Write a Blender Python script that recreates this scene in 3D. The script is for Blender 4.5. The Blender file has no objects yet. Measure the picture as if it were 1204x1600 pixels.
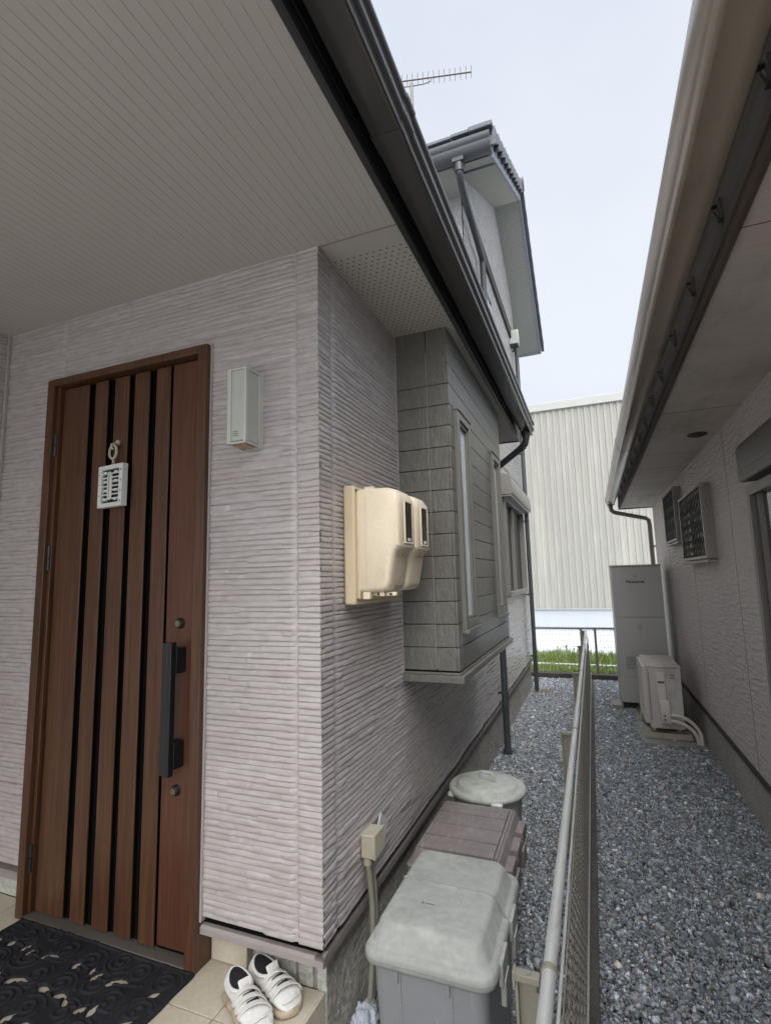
import bpy, bmesh, math, random
import numpy as np
from mathutils import Vector, Matrix
R = math.radians
random.seed(7); rng = np.random.default_rng(11)
SC = bpy.context.scene
COL = SC.collection

# ------------------------------------------------------------------ camera
yaw, pit, rol = R(-21.6), R(7.45), R(-1.43)
f = Vector((math.sin(yaw)*math.cos(pit), math.cos(yaw)*math.cos(pit), math.sin(pit)))
r0 = Vector((math.cos(yaw), -math.sin(yaw), 0)); u0 = r0.cross(f)
rr = r0*math.cos(rol)+u0*math.sin(rol); uu = -r0*math.sin(rol)+u0*math.cos(rol)
cd = bpy.data.cameras.new('camera'); cam = bpy.data.objects.new('camera', cd); COL.objects.link(cam)
M = Matrix((rr, uu, -f)).transposed().to_4x4(); M.translation = Vector((0, 0, 1.62))
cam.matrix_world = M
cd.sensor_fit = 'VERTICAL'; cd.sensor_height = 24; cd.lens = 12.0
cd.clip_start = .02; cd.clip_end = 500
SC.camera = cam

# ------------------------------------------------------------------ world, sun, exposure
SUN_EL, SUN_AZ = R(40), R(160)
w = bpy.data.worlds.new('World'); SC.world = w; w.use_nodes = True
nt = w.node_tree; nt.nodes.clear()
out = nt.nodes.new('ShaderNodeOutputWorld'); bg = nt.nodes.new('ShaderNodeBackground')
sky = nt.nodes.new('ShaderNodeTexSky'); sky.sky_type = 'NISHITA'; sky.sun_disc = False
sky.sun_elevation = SUN_EL; sky.sun_rotation = SUN_AZ; sky.air_density = 1.0; sky.dust_density = 3.0
tc = nt.nodes.new('ShaderNodeTexCoord'); nz = nt.nodes.new('ShaderNodeTexNoise')
nz.inputs['Scale'].default_value = 1.6; nz.inputs['Detail'].default_value = 5; nz.inputs['Roughness'].default_value = .5
nt.links.new(tc.outputs['Generated'], nz.inputs['Vector'])
cr = nt.nodes.new('ShaderNodeValToRGB')
cr.color_ramp.elements[0].position = .35; cr.color_ramp.elements[0].color = (7.0, 7.6, 8.7, 1)
cr.color_ramp.elements[1].position = .68; cr.color_ramp.elements[1].color = (8.3, 8.7, 9.4, 1)
nt.links.new(nz.outputs['Fac'], cr.inputs['Fac'])
mx = nt.nodes.new('ShaderNodeMix'); mx.data_type = 'RGBA'; mx.inputs[0].default_value = .88
nt.links.new(sky.outputs['Color'], mx.inputs[6]); nt.links.new(cr.outputs['Color'], mx.inputs[7])
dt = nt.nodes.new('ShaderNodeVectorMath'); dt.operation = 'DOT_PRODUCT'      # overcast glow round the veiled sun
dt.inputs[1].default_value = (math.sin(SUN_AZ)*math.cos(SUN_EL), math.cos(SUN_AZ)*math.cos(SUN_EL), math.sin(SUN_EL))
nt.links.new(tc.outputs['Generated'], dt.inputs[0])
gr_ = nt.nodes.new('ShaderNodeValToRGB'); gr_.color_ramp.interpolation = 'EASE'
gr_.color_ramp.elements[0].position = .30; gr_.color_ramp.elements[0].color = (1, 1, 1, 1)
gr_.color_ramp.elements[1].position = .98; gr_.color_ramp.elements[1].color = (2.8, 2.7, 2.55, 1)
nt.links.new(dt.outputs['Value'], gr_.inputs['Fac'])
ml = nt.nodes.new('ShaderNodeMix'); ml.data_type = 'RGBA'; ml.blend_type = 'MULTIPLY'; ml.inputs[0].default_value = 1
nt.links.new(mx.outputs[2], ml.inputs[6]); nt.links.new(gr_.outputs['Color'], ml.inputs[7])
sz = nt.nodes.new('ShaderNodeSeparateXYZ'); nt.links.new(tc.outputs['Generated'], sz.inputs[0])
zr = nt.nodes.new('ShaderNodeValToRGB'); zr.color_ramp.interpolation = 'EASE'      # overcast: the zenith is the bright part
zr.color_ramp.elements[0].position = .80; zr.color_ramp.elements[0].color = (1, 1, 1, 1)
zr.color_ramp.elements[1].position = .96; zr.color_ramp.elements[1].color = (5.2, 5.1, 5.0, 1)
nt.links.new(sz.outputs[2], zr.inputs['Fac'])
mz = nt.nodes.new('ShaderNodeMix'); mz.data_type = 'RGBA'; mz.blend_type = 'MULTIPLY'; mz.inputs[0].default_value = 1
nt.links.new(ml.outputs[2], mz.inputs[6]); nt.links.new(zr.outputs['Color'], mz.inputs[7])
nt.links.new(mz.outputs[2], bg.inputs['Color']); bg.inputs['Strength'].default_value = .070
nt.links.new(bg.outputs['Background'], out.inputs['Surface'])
sl = bpy.data.lights.new('sun', 'SUN'); sl.energy = 1.0; sl.angle = R(25); sl.color = (1, .975, .94)
so = bpy.data.objects.new('sun', sl); COL.objects.link(so)
so.rotation_euler = Vector((math.sin(SUN_AZ)*math.cos(SUN_EL), math.cos(SUN_AZ)*math.cos(SUN_EL), math.sin(SUN_EL))).to_track_quat('Z', 'Y').to_euler()
vs = SC.view_settings; vs.view_transform = 'Standard'; vs.look = 'None'; vs.exposure = 0.70; vs.gamma = 1
SC.render.resolution_x = 770; SC.render.resolution_y = 1024

# ------------------------------------------------------------------ materials
def srgb(c): return tuple(((v/255+.055)/1.055)**2.4 if v/255 > .04045 else v/255/12.92 for v in c)
def mat(name, col, rough=.6, var=.12, vscale=(3, 3, 3), fine=None, bump=None, metal=0, spec=.5, dirt=None, coat=0):
    """col linear base; var = brightness variation by large noise; fine=(scale3, amount) small mottling;
       bump=[(scale3, strength, distance, detail)], dirt=(color, scale3, lo, hi)"""
    m = bpy.data.materials.new(name); m.use_nodes = True; t = m.node_tree; N = t.nodes; Lk = t.links
    b = N['Principled BSDF']; b.inputs['Roughness'].default_value = rough; b.inputs['Metallic'].default_value = metal
    b.inputs['Specular IOR Level'].default_value = spec
    if coat: b.inputs['Coat Weight'].default_value = coat; b.inputs['Coat Roughness'].default_value = .15
    tcn = N.new('ShaderNodeTexCoord')
    def noise(sc, detail=4, rgh=.55):
        mp = N.new('ShaderNodeMapping'); mp.inputs['Scale'].default_value = sc; Lk.new(tcn.outputs['Object'], mp.inputs['Vector'])
        n = N.new('ShaderNodeTexNoise'); n.inputs['Scale'].default_value = 1; n.inputs['Detail'].default_value = detail; n.inputs['Roughness'].default_value = rgh
        Lk.new(mp.outputs['Vector'], n.inputs['Vector']); return n
    def ramp(src, c0, c1, p0=.3, p1=.7):
        r = N.new('ShaderNodeValToRGB'); r.color_ramp.elements[0].position = p0; r.color_ramp.elements[1].position = p1
        r.color_ramp.elements[0].color = (*c0, 1); r.color_ramp.elements[1].color = (*c1, 1); Lk.new(src, r.inputs['Fac']); return r.outputs['Color']
    cur = ramp(noise(vscale).outputs['Fac'], tuple(c*(1-var) for c in col), tuple(min(1, c*(1+var)) for c in col))
    def mult(a, bb):
        q = N.new('ShaderNodeMix'); q.data_type = 'RGBA'; q.blend_type = 'MULTIPLY'; q.inputs[0].default_value = 1
        Lk.new(a, q.inputs[6]); Lk.new(bb, q.inputs[7]); return q.outputs[2]
    if fine:
        a = fine[1]; cur = mult(cur, ramp(noise(fine[0], 3).outputs['Fac'], (1-a,)*3, (1+a*.6,)*3, .35, .65))
    if dirt:
        q = N.new('ShaderNodeMix'); q.data_type = 'RGBA'
        fac = ramp(noise(dirt[1], 6, .65).outputs['Fac'], (0, 0, 0), (1, 1, 1), dirt[2], dirt[3])
        Lk.new(fac, q.inputs[0]); Lk.new(cur, q.inputs[6]); q.inputs[7].default_value = (*dirt[0], 1); cur = q.outputs[2]
    Lk.new(cur, b.inputs['Base Color'])
    if bump:
        prev = None
        for sc, st, di, de in bump:
            bn = N.new('ShaderNodeBump'); bn.inputs['Strength'].default_value = st; bn.inputs['Distance'].default_value = di
            Lk.new(noise(sc, de, .6).outputs['Fac'], bn.inputs['Height'])
            if prev: Lk.new(prev, bn.inputs['Normal'])
            prev = bn.outputs['Normal']
        Lk.new(prev, b.inputs['Normal'])
    m['b'] = 1
    return m
MT = {}
MT['siding'] = mat('siding', (.428, .402, .398), .24, .05, (1.2, 1.2, 2.5), ((14, 14, 60), .10), [((70, 70, 160), .25, .001, 3)], dirt=((.33, .29, .285), (2, 2, 14), .5, .95), spec=.75)
MT['siding_upper'] = mat('siding_upper', (.46, .445, .435), .28, .06, (2, 2, 3), ((30, 30, 50), .2), [((10, 10, 55), .9, .01, 3), ((40, 40, 80), .6, .004, 2)])
MT['siding_far'] = mat('siding_far', (.5, .47, .46), .45, .06, (2, 2, 3), ((30, 30, 50), .12), [((10, 10, 55), .8, .008, 3)])
MT['siding_right'] = mat('siding_right', (.56, .50, .47), .55, .06, (1.5, 1.5, 1.5), ((25, 25, 40), .1), [((5, 7, 42), 1.0, .016, 2), ((30, 30, 100), .5, .003, 3)])
MT['caulk'] = mat('caulk', (.40, .36, .36), .6, .05)
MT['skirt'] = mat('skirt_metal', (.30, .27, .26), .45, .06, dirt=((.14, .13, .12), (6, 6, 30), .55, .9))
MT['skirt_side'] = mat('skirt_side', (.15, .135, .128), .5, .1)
MT['foundation'] = mat('roughcast', (.33, .315, .28), .9, .12, (3, 3, 3), ((50, 50, 50), .3), [((45, 45, 45), 1, .012, 3)])
MT['foundation_r'] = mat('roughcast_grey', (.38, .36, .32), .9, .12, (3, 3, 3), ((60, 60, 60), .25), [((55, 55, 55), 1, .008, 3)])
MT['soffit'] = mat('soffit', (.46, .445, .41), .7, .03, (1, 1, 1), bump=[((150, 150, 150), .15, .0008, 2)])
MT['soffit_r'] = mat('soffit_brown', (.50, .45, .40), .7, .08, (1, 4, 1), ((5, 80, 5), .06), [((20, 120, 20), .3, .001, 2)], dirt=((.22, .19, .15), (3, 1, 3), .5, .8))
MT['bay'] = mat('bay_panel', (.128, .125, .111), .33, .08, (3, 3, 5), ((40, 40, 20), .08), [((110, 110, 26), .7, .004, 2), ((45, 45, 38), .6, .004, 3), ((9, 9, 14), .4, .006, 2)], dirt=((.21, .205, .19), (60, 60, 4), .60, .72))
MT['charcoal'] = mat('charcoal_metal', (.030, .030, .034), .35, .1, (2, 8, 2), dirt=((.06, .058, .055), (6, 2, 30), .5, .8))
MT['gutter_l'] = mat('gutter_dark', (.062, .060, .058), .20, .15, (3, 1, 3), dirt=((.07, .062, .055), (4, 1.2, 4), .5, .75))
MT['gutter_r'] = mat('gutter_brown', (.30, .255, .20), .24, .1, (3, 1.5, 3), dirt=((.19, .165, .135), (6, 1.5, 6), .55, .8))
MT['fascia_r'] = mat('fascia_brown', (.058, .045, .034), .85, .25, (3, 2, 12), ((12, 2, 60), .2))
MT['pipe_l'] = mat('downpipe_grey', (.06, .065, .07), .4, .1)
MT['pipe_r'] = mat('downpipe_brown', (.24, .21, .18), .4, .1)
MT['roof'] = mat('roof_tile', (.09, .10, .115), .5, .2, (6, 6, 6), ((40, 40, 40), .15), [((30, 30, 30), .4, .004, 3)])
MT['verge'] = mat('verge_board', (.30, .33, .38), .5, .08)
MT['wood'] = mat('door_wood', (.086, .039, .0195), .36, .16, (9, 9, .8), ((140, 140, 4), .34), [((150, 150, 10), .12, .0006, 3)])
MT['wood_red'] = mat('door_wood_red', (.093, .037, .0215), .28, .10, (9, 9, .8), ((140, 140, 4), .22), [((150, 150, 10), .08, .0005, 3)])
MT['groove'] = mat('door_groove', (.006, .005, .005), .9, .1, spec=.05)
MT['black'] = mat('black_metal', (.010, .011, .013), .4, .1)
MT['black_face'] = mat('grey_metal', (.016, .016, .017), .35, .1)
MT['brass'] = mat('aged_brass', (.30, .26, .19), .3, .15, metal=1)
MT['alu'] = mat('aluminium', (.45, .45, .45), .35, .06, metal=.8)
MT['alu_brown'] = mat('bronze_frame', (.15, .135, .12), .4, .08, metal=.3)
MT['frame_bay'] = mat('window_frame_grey', (.16, .155, .14), .4, .06, metal=.2)
MT['frame_far'] = mat('window_frame_far', (.22, .21, .195), .45, .06)
MT['belt'] = mat('dark_belt', (.028, .022, .018), .65, .1)
MT['glass_room'] = mat('room_glass', (.008, .008, .009), .3, .1, spec=.15)
MT['glass_pale'] = mat('frosted_glass', (.60, .66, .67), .18, .12, (3, 3, 2), spec=.8)
MT['glass_dark'] = mat('dark_glass', (.012, .013, .015), .08, .1, spec=.8)
MT['curtain'] = mat('white_blind', (.62, .66, .68), .6, .05)
MT['cream'] = mat('cream_plastic', (.74, .65, .49), .42, .04, (4, 4, 4), ((90, 90, 90), .03), dirt=((.57, .44, .28), (9, 9, 4), .6, .85))
MT['cream_old'] = mat('cream_base', (.64, .53, .36), .5, .06, (6, 6, 3), dirt=((.50, .37, .2), (14, 14, 5), .55, .85))
MT['meter_win'] = mat('meter_window', (.035, .032, .026), .15, .3, (20, 20, 6), spec=.8)
MT['white'] = mat('white_plastic', (.62, .64, .62), .45, .05)
MT['lamp_pale'] = mat('lamp_shade', (.44, .455, .42), .4, .05, (6, 6, 6), dirt=((.30, .31, .26), (40, 40, 40), .66, .8))
MT['lamp_frame'] = mat('lamp_frame', (.49, .50, .46), .4, .04)
MT['lamp_amber'] = mat('lamp_lens', (.35, .22, .12), .3, .3, (60, 60, 60), spec=.8)
MT['tile'] = mat('porch_tile', (.50, .45, .36), .5, .06, (3, 3, 3), ((60, 60, 60), .07), [((60, 60, 60), .25, .001, 3)])
MT['grout'] = mat('grout', (.17, .15, .125), .9, .1)
MT['stone'] = mat('painted_stone', (.46, .47, .42), .8, .10, (8, 8, 8), ((60, 60, 60), .15), [((28, 28, 28), 1, .015, 4)])
MT['rubber'] = mat('black_rubber', (.018, .019, .023), .85, .25, (8, 8, 8), ((200, 200, 200), .3), [((300, 300, 300), .4, .0008, 2)], spec=.25)
MT['bin_lid'] = mat('bin_lid_grey', (.315, .325, .30), .6, .10, (5, 5, 5), ((40, 40, 40), .07), [((60, 60, 60), .1, .001, 3)], dirt=((.38, .385, .36), (13, 16, 15), .50, .70))
MT['bin_body'] = mat('bin_body_grey', (.24, .25, .26), .5, .08, (4, 4, 2), dirt=((.36, .37, .38), (30, 30, 4), .60, .72))
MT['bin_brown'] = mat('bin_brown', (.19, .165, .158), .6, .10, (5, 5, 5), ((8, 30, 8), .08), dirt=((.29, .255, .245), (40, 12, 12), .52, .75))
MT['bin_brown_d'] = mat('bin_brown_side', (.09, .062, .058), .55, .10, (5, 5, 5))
MT['bin_round'] = mat('bin_lid_round', (.40, .41, .375), .6, .12, (6, 6, 6), ((40, 40, 40), .08), dirt=((.20, .22, .15), (9, 9, 9), .5, .78))
MT['box_beige'] = mat('beige_pvc', (.42, .385, .30), .5, .08, (10, 10, 10), dirt=((.30, .27, .19), (25, 25, 25), .55, .8))
MT['conduit'] = mat('conduit_grey', (.25, .24, .20), .6, .12, (20, 20, 6))
MT['rail'] = mat('fence_rail', (.50, .50, .475), .42, .08, (5, 1.5, 5), ((20, 4, 20), .06), metal=.25, dirt=((.27, .27, .23), (14, 3, 14), .58, .8))
MT['fence_post'] = mat('fence_post', (.28, .265, .21), .5, .1, metal=.2, dirt=((.38, .36, .28), (20, 20, 20), .6, .8))
MT['mesh_wire'] = mat('mesh_wire', (.13, .115, .09), .5, .2, (3, 3, 3))
MT['wire_dark'] = mat('wire_dark', (.22, .22, .25), .5, .1)
MT['rail_dark'] = mat('rail_far', (.20, .175, .175), .5, .1)
MT['curb'] = mat('curb', (.075, .068, .060), .9, .25, (6, 6, 6), ((40, 40, 40), .2), [((40, 40, 40), .6, .006, 3)])
MT['heater'] = mat('heater_paint', (.46, .445, .42), .42, .02)
MT['ac'] = mat('ac_paint', (.56, .52, .47), .5, .04, dirt=((.27, .24, .20), (9, 9, 4), .5, .8))
MT['ac_cover'] = mat('ac_cover', (.58, .54, .49), .4, .03)
MT['concrete'] = mat('concrete', (.27, .255, .225), .85, .12, (5, 5, 5), ((50, 50, 50), .12), [((40, 40, 40), .5, .004, 4)], dirt=((.09, .075, .055), (12, 12, 12), .55, .75))
MT['ground'] = mat('earth', (.06, .062, .066), .95, .2, (3, 3, 3), ((40, 40, 40), .4), [((50, 50, 50), 1, .02, 3)])
MT['pave'] = mat('pale_concrete', (.50, .52, .55), .9, .05)
MT['asphalt'] = mat('driveway', (.36, .35, .335), .9, .1)
MT['wh_wall'] = mat('warehouse_base', (.44, .475, .505), .7, .04, (.6, .6, .6))
MT['wh_metal'] = mat('warehouse_cladding', (.305, .303, .268), .5, .035, (.3, .3, .15), dirt=((.44, .43, .37), (2, 2, .25), .5, .8))
MT['wh_trim'] = mat('warehouse_trim', (.38, .385, .36), .5, .03)
MT['tray_text'] = mat('print_grey', (.10, .10, .10), .6, .05)
MT['print_black'] = mat('print_black', (.015, .015, .018), .5, .05)
MT['grille'] = mat('grille_bronze', (.24, .22, .195), .4, .1, metal=.3)
MT['grille_dark'] = mat('grille_lattice', (.038, .034, .032), .45, .2)
MT['shoe'] = mat('shoe_white', (.66, .66, .64), .5, .06, (20, 20, 20), ((80, 80, 80), .05), dirt=((.40, .31, .22), (26, 26, 40), .58, .80))
MT['shoe_sole'] = mat('shoe_sole', (.48, .40, .30), .7, .12, (30, 30, 30), dirt=((.22, .15, .09), (30, 30, 30), .48, .7))
MT['shoe_in'] = mat('shoe_lining', (.012, .010, .014), .9, .2)
MT['strap'] = mat('shoe_strap', (.60, .59, .56), .55, .05, (60, 60, 60), ((200, 200, 200), .08))
MT['bag'] = mat('plastic_bag', (.42, .45, .52), .4, .08)
MT['leaf'] = mat('dry_leaf', (.22, .11, .07), .8, .3, (20, 20, 20))
MT['light_paint'] = mat('painted_light', (.60, .68, .70), .25, .1, (10, 10, 6))  # pale colour imitating light behind the grille sides

def grass_mat():
    m = mat('grass_blades', (.27, .36, .085), .6, .35, (6, 6, 6)); return m
MT['grass'] = grass_mat()

def perf_mat(name, col, xlo, ylo, px, py, rad, axis_y='Y', y_min=None):
    """painted soffit board with a regular grid of small vent holes"""
    m = mat(name, col, .7, .03, (1, 1, 1)); t = m.node_tree; N = t.nodes; Lk = t.links; b = N['Principled BSDF']
    src = b.inputs['Base Color'].links[0].from_socket
    tcn = N.new('ShaderNodeTexCoord'); sp = N.new('ShaderNodeSeparateXYZ'); Lk.new(tcn.outputs['Object'], sp.inputs[0])
    def mth(op, a, bb=None):
        q = N.new('ShaderNodeMath'); q.operation = op
        for i, v in enumerate((a, bb)):
            if v is None: continue
            if isinstance(v, (int, float)): q.inputs[i].default_value = v
            else: Lk.new(v, q.inputs[i])
        return q.outputs[0]
    row = mth('FLOOR', mth('DIVIDE', sp.outputs[1], py))
    sh = mth('MULTIPLY', mth('MODULO', mth('ABSOLUTE', row), 2.0), .5)
    fx = mth('SUBTRACT', mth('FRACT', mth('ADD', mth('DIVIDE', sp.outputs[0], px), sh)), .5)
    fy = mth('SUBTRACT', mth('FRACT', mth('DIVIDE', sp.outputs[1], py)), .5)
    fx = mth('MULTIPLY', fx, px); fy = mth('MULTIPLY', fy, py)
    d = mth('SQRT', mth('ADD', mth('MULTIPLY', fx, fx), mth('MULTIPLY', fy, fy)))
    hole = mth('LESS_THAN', d, rad)
    if y_min is not None: hole = mth('MULTIPLY', hole, mth('GREATER_THAN', sp.outputs[1], y_min))
    q = N.new('ShaderNodeMix'); q.data_type = 'RGBA'; Lk.new(hole, q.inputs[0]); Lk.new(src, q.inputs[6]); q.inputs[7].default_value = (.02, .018, .016, 1)
    Lk.new(q.outputs[2], b.inputs['Base Color']); return m
MT['perf'] = perf_mat('soffit_vented', (.46, .445, .41), 0, 0, .028, .026, .0037, y_min=.10)
MT['perf2'] = perf_mat('soffit_vented_upper', (.40, .41, .37), 0, 0, .024, .024, .0042, y_min=-99)

# ------------------------------------------------------------------ mesh builder
class MB:
    def __init__(s): s.v = []; s.f = []
    def add(s, vs, fs):
        n = len(s.v); s.v += [tuple(map(float, p)) for p in vs]; s.f += [tuple(i+n for i in q) for q in fs]; return s
    def box(s, x0, x1, y0, y1, z0, z1):
        x0, x1 = min(x0, x1), max(x0, x1); y0, y1 = min(y0, y1), max(y0, y1); z0, z1 = min(z0, z1), max(z0, z1)
        return s.add([(x0, y0, z0), (x1, y0, z0), (x1, y1, z0), (x0, y1, z0), (x0, y0, z1), (x1, y0, z1), (x1, y1, z1), (x0, y1, z1)],
                     [(0, 3, 2, 1), (4, 5, 6, 7), (0, 1, 5, 4), (1, 2, 6, 5), (2, 3, 7, 6), (3, 0, 4, 7)])
    def obox(s, c, ax, ay, az):      # oriented box: centre, half vectors
        c = Vector(c); ax = Vector(ax); ay = Vector(ay); az = Vector(az)
        P = [c+ax*i+ay*j+az*k for k in (-1, 1) for i, j in ((-1, -1), (1, -1), (1, 1), (-1, 1))]
        return s.add(P, [(0, 3, 2, 1), (4, 5, 6, 7), (0, 1, 5, 4), (1, 2, 6, 5), (2, 3, 7, 6), (3, 0, 4, 7)])
    def bar(s, a, b, wdt, h, up=(0, 0, 1)):
        a = Vector(a); b = Vector(b); d = (b-a); ln = d.length; d.normalize(); up = Vector(up)
        sd = d.cross(up)
        if sd.length < 1e-4: sd = d.cross(Vector((1, 0, 0)))
        sd.normalize(); u2 = sd.cross(d)
        return s.obox((a+b)/2, d*ln/2, sd*wdt/2, u2*h/2)
    def prism(s, pts, axis, a, b):   # closed polygon pts (2D) extruded along axis. Y: (x,z); X: (y,z); Z: (x,y)
        n = len(pts)
        def P(p, t): return (p[0], t, p[1]) if axis == 'Y' else ((t, p[0], p[1]) if axis == 'X' else (p[0], p[1], t))
        vs = [P(p, a) for p in pts]+[P(p, b) for p in pts]
        fs = [(i, (i+1) % n, n+(i+1) % n, n+i) for i in range(n)]+[tuple(range(n))[::-1], tuple(range(n, 2*n))]
        return s.add(vs, fs)
    def tube(s, pts, r, n=12, caps=True):
        pts = [Vector(p) for p in pts]; rs = r if isinstance(r, (list, tuple)) else [r]*len(pts)
        rings = []; prev = None
        for i, p in enumerate(pts):
            d = (pts[min(i+1, len(pts)-1)]-pts[max(i-1, 0)]).normalized()
            if prev is None:
                a = Vector((0, 0, 1)) if abs(d.z) < .9 else Vector((1, 0, 0)); u = d.cross(a).normalized()
            else:
                u = (prev-d*prev.dot(d)).normalized()
            prev = u; v = d.cross(u)
            rings.append([p+(u*math.cos(2*math.pi*k/n)+v*math.sin(2*math.pi*k/n))*rs[i] for k in range(n)])
        vs = [q for rg in rings for q in rg]; fs = []
        for i in range(len(rings)-1):
            for k in range(n): fs.append((i*n+k, i*n+(k+1) % n, (i+1)*n+(k+1) % n, (i+1)*n+k))
        if caps: fs += [tuple(range(n))[::-1], tuple(range((len(rings)-1)*n, len(rings)*n))]
        return s.add(vs, fs)
    def lathe(s, prof, c, n=40):     # prof (r,z)
        vs = []; fs = []
        for r_, z in prof:
            for k in range(n): vs.append((c[0]+r_*math.cos(2*math.pi*k/n), c[1]+r_*math.sin(2*math.pi*k/n), z))
        for i in range(len(prof)-1):
            for k in range(n): fs.append((i*n+k, i*n+(k+1) % n, (i+1)*n+(k+1) % n, (i+1)*n+k))
        fs += [tuple(range(n))[::-1], tuple(range((len(prof)-1)*n, len(prof)*n))]
        return s.add(vs, fs)
    def loft(s, rings, caps=True):
        n = len(rings[0]); vs = [p for rg in rings for p in rg]; fs = []
        for i in range(len(rings)-1):
            for k in range(n): fs.append((i*n+k, i*n+(k+1) % n, (i+1)*n+(k+1) % n, (i+1)*n+k))
        if caps: fs += [tuple(range(n))[::-1], tuple(range((len(rings)-1)*n, len(rings)*n))]
        return s.add(vs, fs)

def origin_of(o):
    v = Vector((0, 0, 0))
    while o is not None: v += Vector(o.location); o = o.parent
    return v
def finish(me, sharp=35):
    me.polygons.foreach_set('use_smooth', [True]*len(me.polygons)); me.set_sharp_from_angle(angle=R(sharp)); me.update()
def build(name, mb, m, parent=None, bevel=0, local=False, loc=None, sharp=35, fix=True):
    """link the mesh (world coordinates unless local) as one object"""
    me = bpy.data.meshes.new(name)
    off = Vector((0, 0, 0))
    if not local: off = origin_of(parent) if parent is not None else (Vector(loc) if loc else Vector((0, 0, 0)))
    me.from_pydata([(p[0]-off.x, p[1]-off.y, p[2]-off.z) for p in mb.v], [], mb.f)
    if fix:
        bm = bmesh.new(); bm.from_mesh(me); bmesh.ops.recalc_face_normals(bm, faces=bm.faces); bm.to_mesh(me); bm.free()
    finish(me, sharp); me.materials.append(MT[m] if isinstance(m, str) else m)
    o = bpy.data.objects.new(name, me); COL.objects.link(o)
    if parent is not None: o.parent = parent
    elif loc: o.location = loc
    if bevel:
        bv = o.modifiers.new('bevel', 'BEVEL'); bv.width = bevel; bv.segments = 2; bv.limit_method = 'ANGLE'; bv.angle_limit = R(40)
    return o
def thing(name, label, cat, loc=(0, 0, 0), rotz=0, group=None):
    o = bpy.data.objects.new(name, None); COL.objects.link(o); o.location = loc; o.rotation_euler = (0, 0, rotz)
    o['label'] = label; o['category'] = cat
    if group: o['group'] = group
    o.empty_display_size = .1
    return o
def each(name, mb, m, parent=None, size=8, **k):
    """every box of the builder as a part of its own"""
    for i in range(0, len(mb.v), size):
        q = MB(); q.v = mb.v[i:i+size]; q.f = [tuple(a-i for a in fc) for fc in mb.f if i <= fc[0] < i+size]
        build(name, q, m, parent, **k)
def tag(o, label=None, cat=None, group=None, kind=None):
    for k, v in (('label', label), ('category', cat), ('group', group), ('kind', kind)):
        if v: o[k] = v
    return o
def grid_mesh(name, X, Y, Z, mask, m, parent, sharp=180):
    """X,Y,Z (n,m) arrays, mask (n-1,m-1) True keeps face"""
    n, k = X.shape; off = origin_of(parent) if parent is not None else Vector((0, 0, 0))
    co = np.stack([X-off.x, Y-off.y, Z-off.z], -1).reshape(-1, 3)
    i, j = np.meshgrid(np.arange(n-1), np.arange(k-1), indexing='ij')
    a = (i*k+j); F = np.stack([a, a+1, a+k+1, a+k], -1)
    F = F.reshape(-1, 4) if mask is None else F[mask]
    me = bpy.data.meshes.new(name); me.vertices.add(len(co)); me.vertices.foreach_set('co', co.ravel())
    me.loops.add(F.size); me.loops.foreach_set('vertex_index', F.ravel().astype(np.int32))
    me.polygons.add(len(F)); me.polygons.foreach_set('loop_start', np.arange(0, F.size, 4, dtype=np.int32))
    me.update(calc_edges=True); me.validate()
    me.polygons.foreach_set('use_smooth', [True]*len(me.polygons))
    if sharp < 180: me.set_sharp_from_angle(angle=R(sharp))
    me.materials.append(MT[m] if isinstance(m, str) else m)
    o = bpy.data.objects.new(name, me); COL.objects.link(o)
    if parent is not None: o.parent = parent
    return o

def hsh(*a):
    x = np.zeros(np.broadcast(*a).shape) if len(a) > 1 else np.zeros(np.shape(a[0]))
    for q, c in zip(a, (12.9898, 78.233, 37.719)): x = x+np.asarray(q, float)*c
    v = np.sin(x)*43758.5453; return v-np.floor(v)
def vnoise(s, k):
    i = np.floor(s); t = s-i; t = t*t*(3-2*t); return hsh(i, k)*(1-t)+hsh(i+1, k)*t

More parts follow.
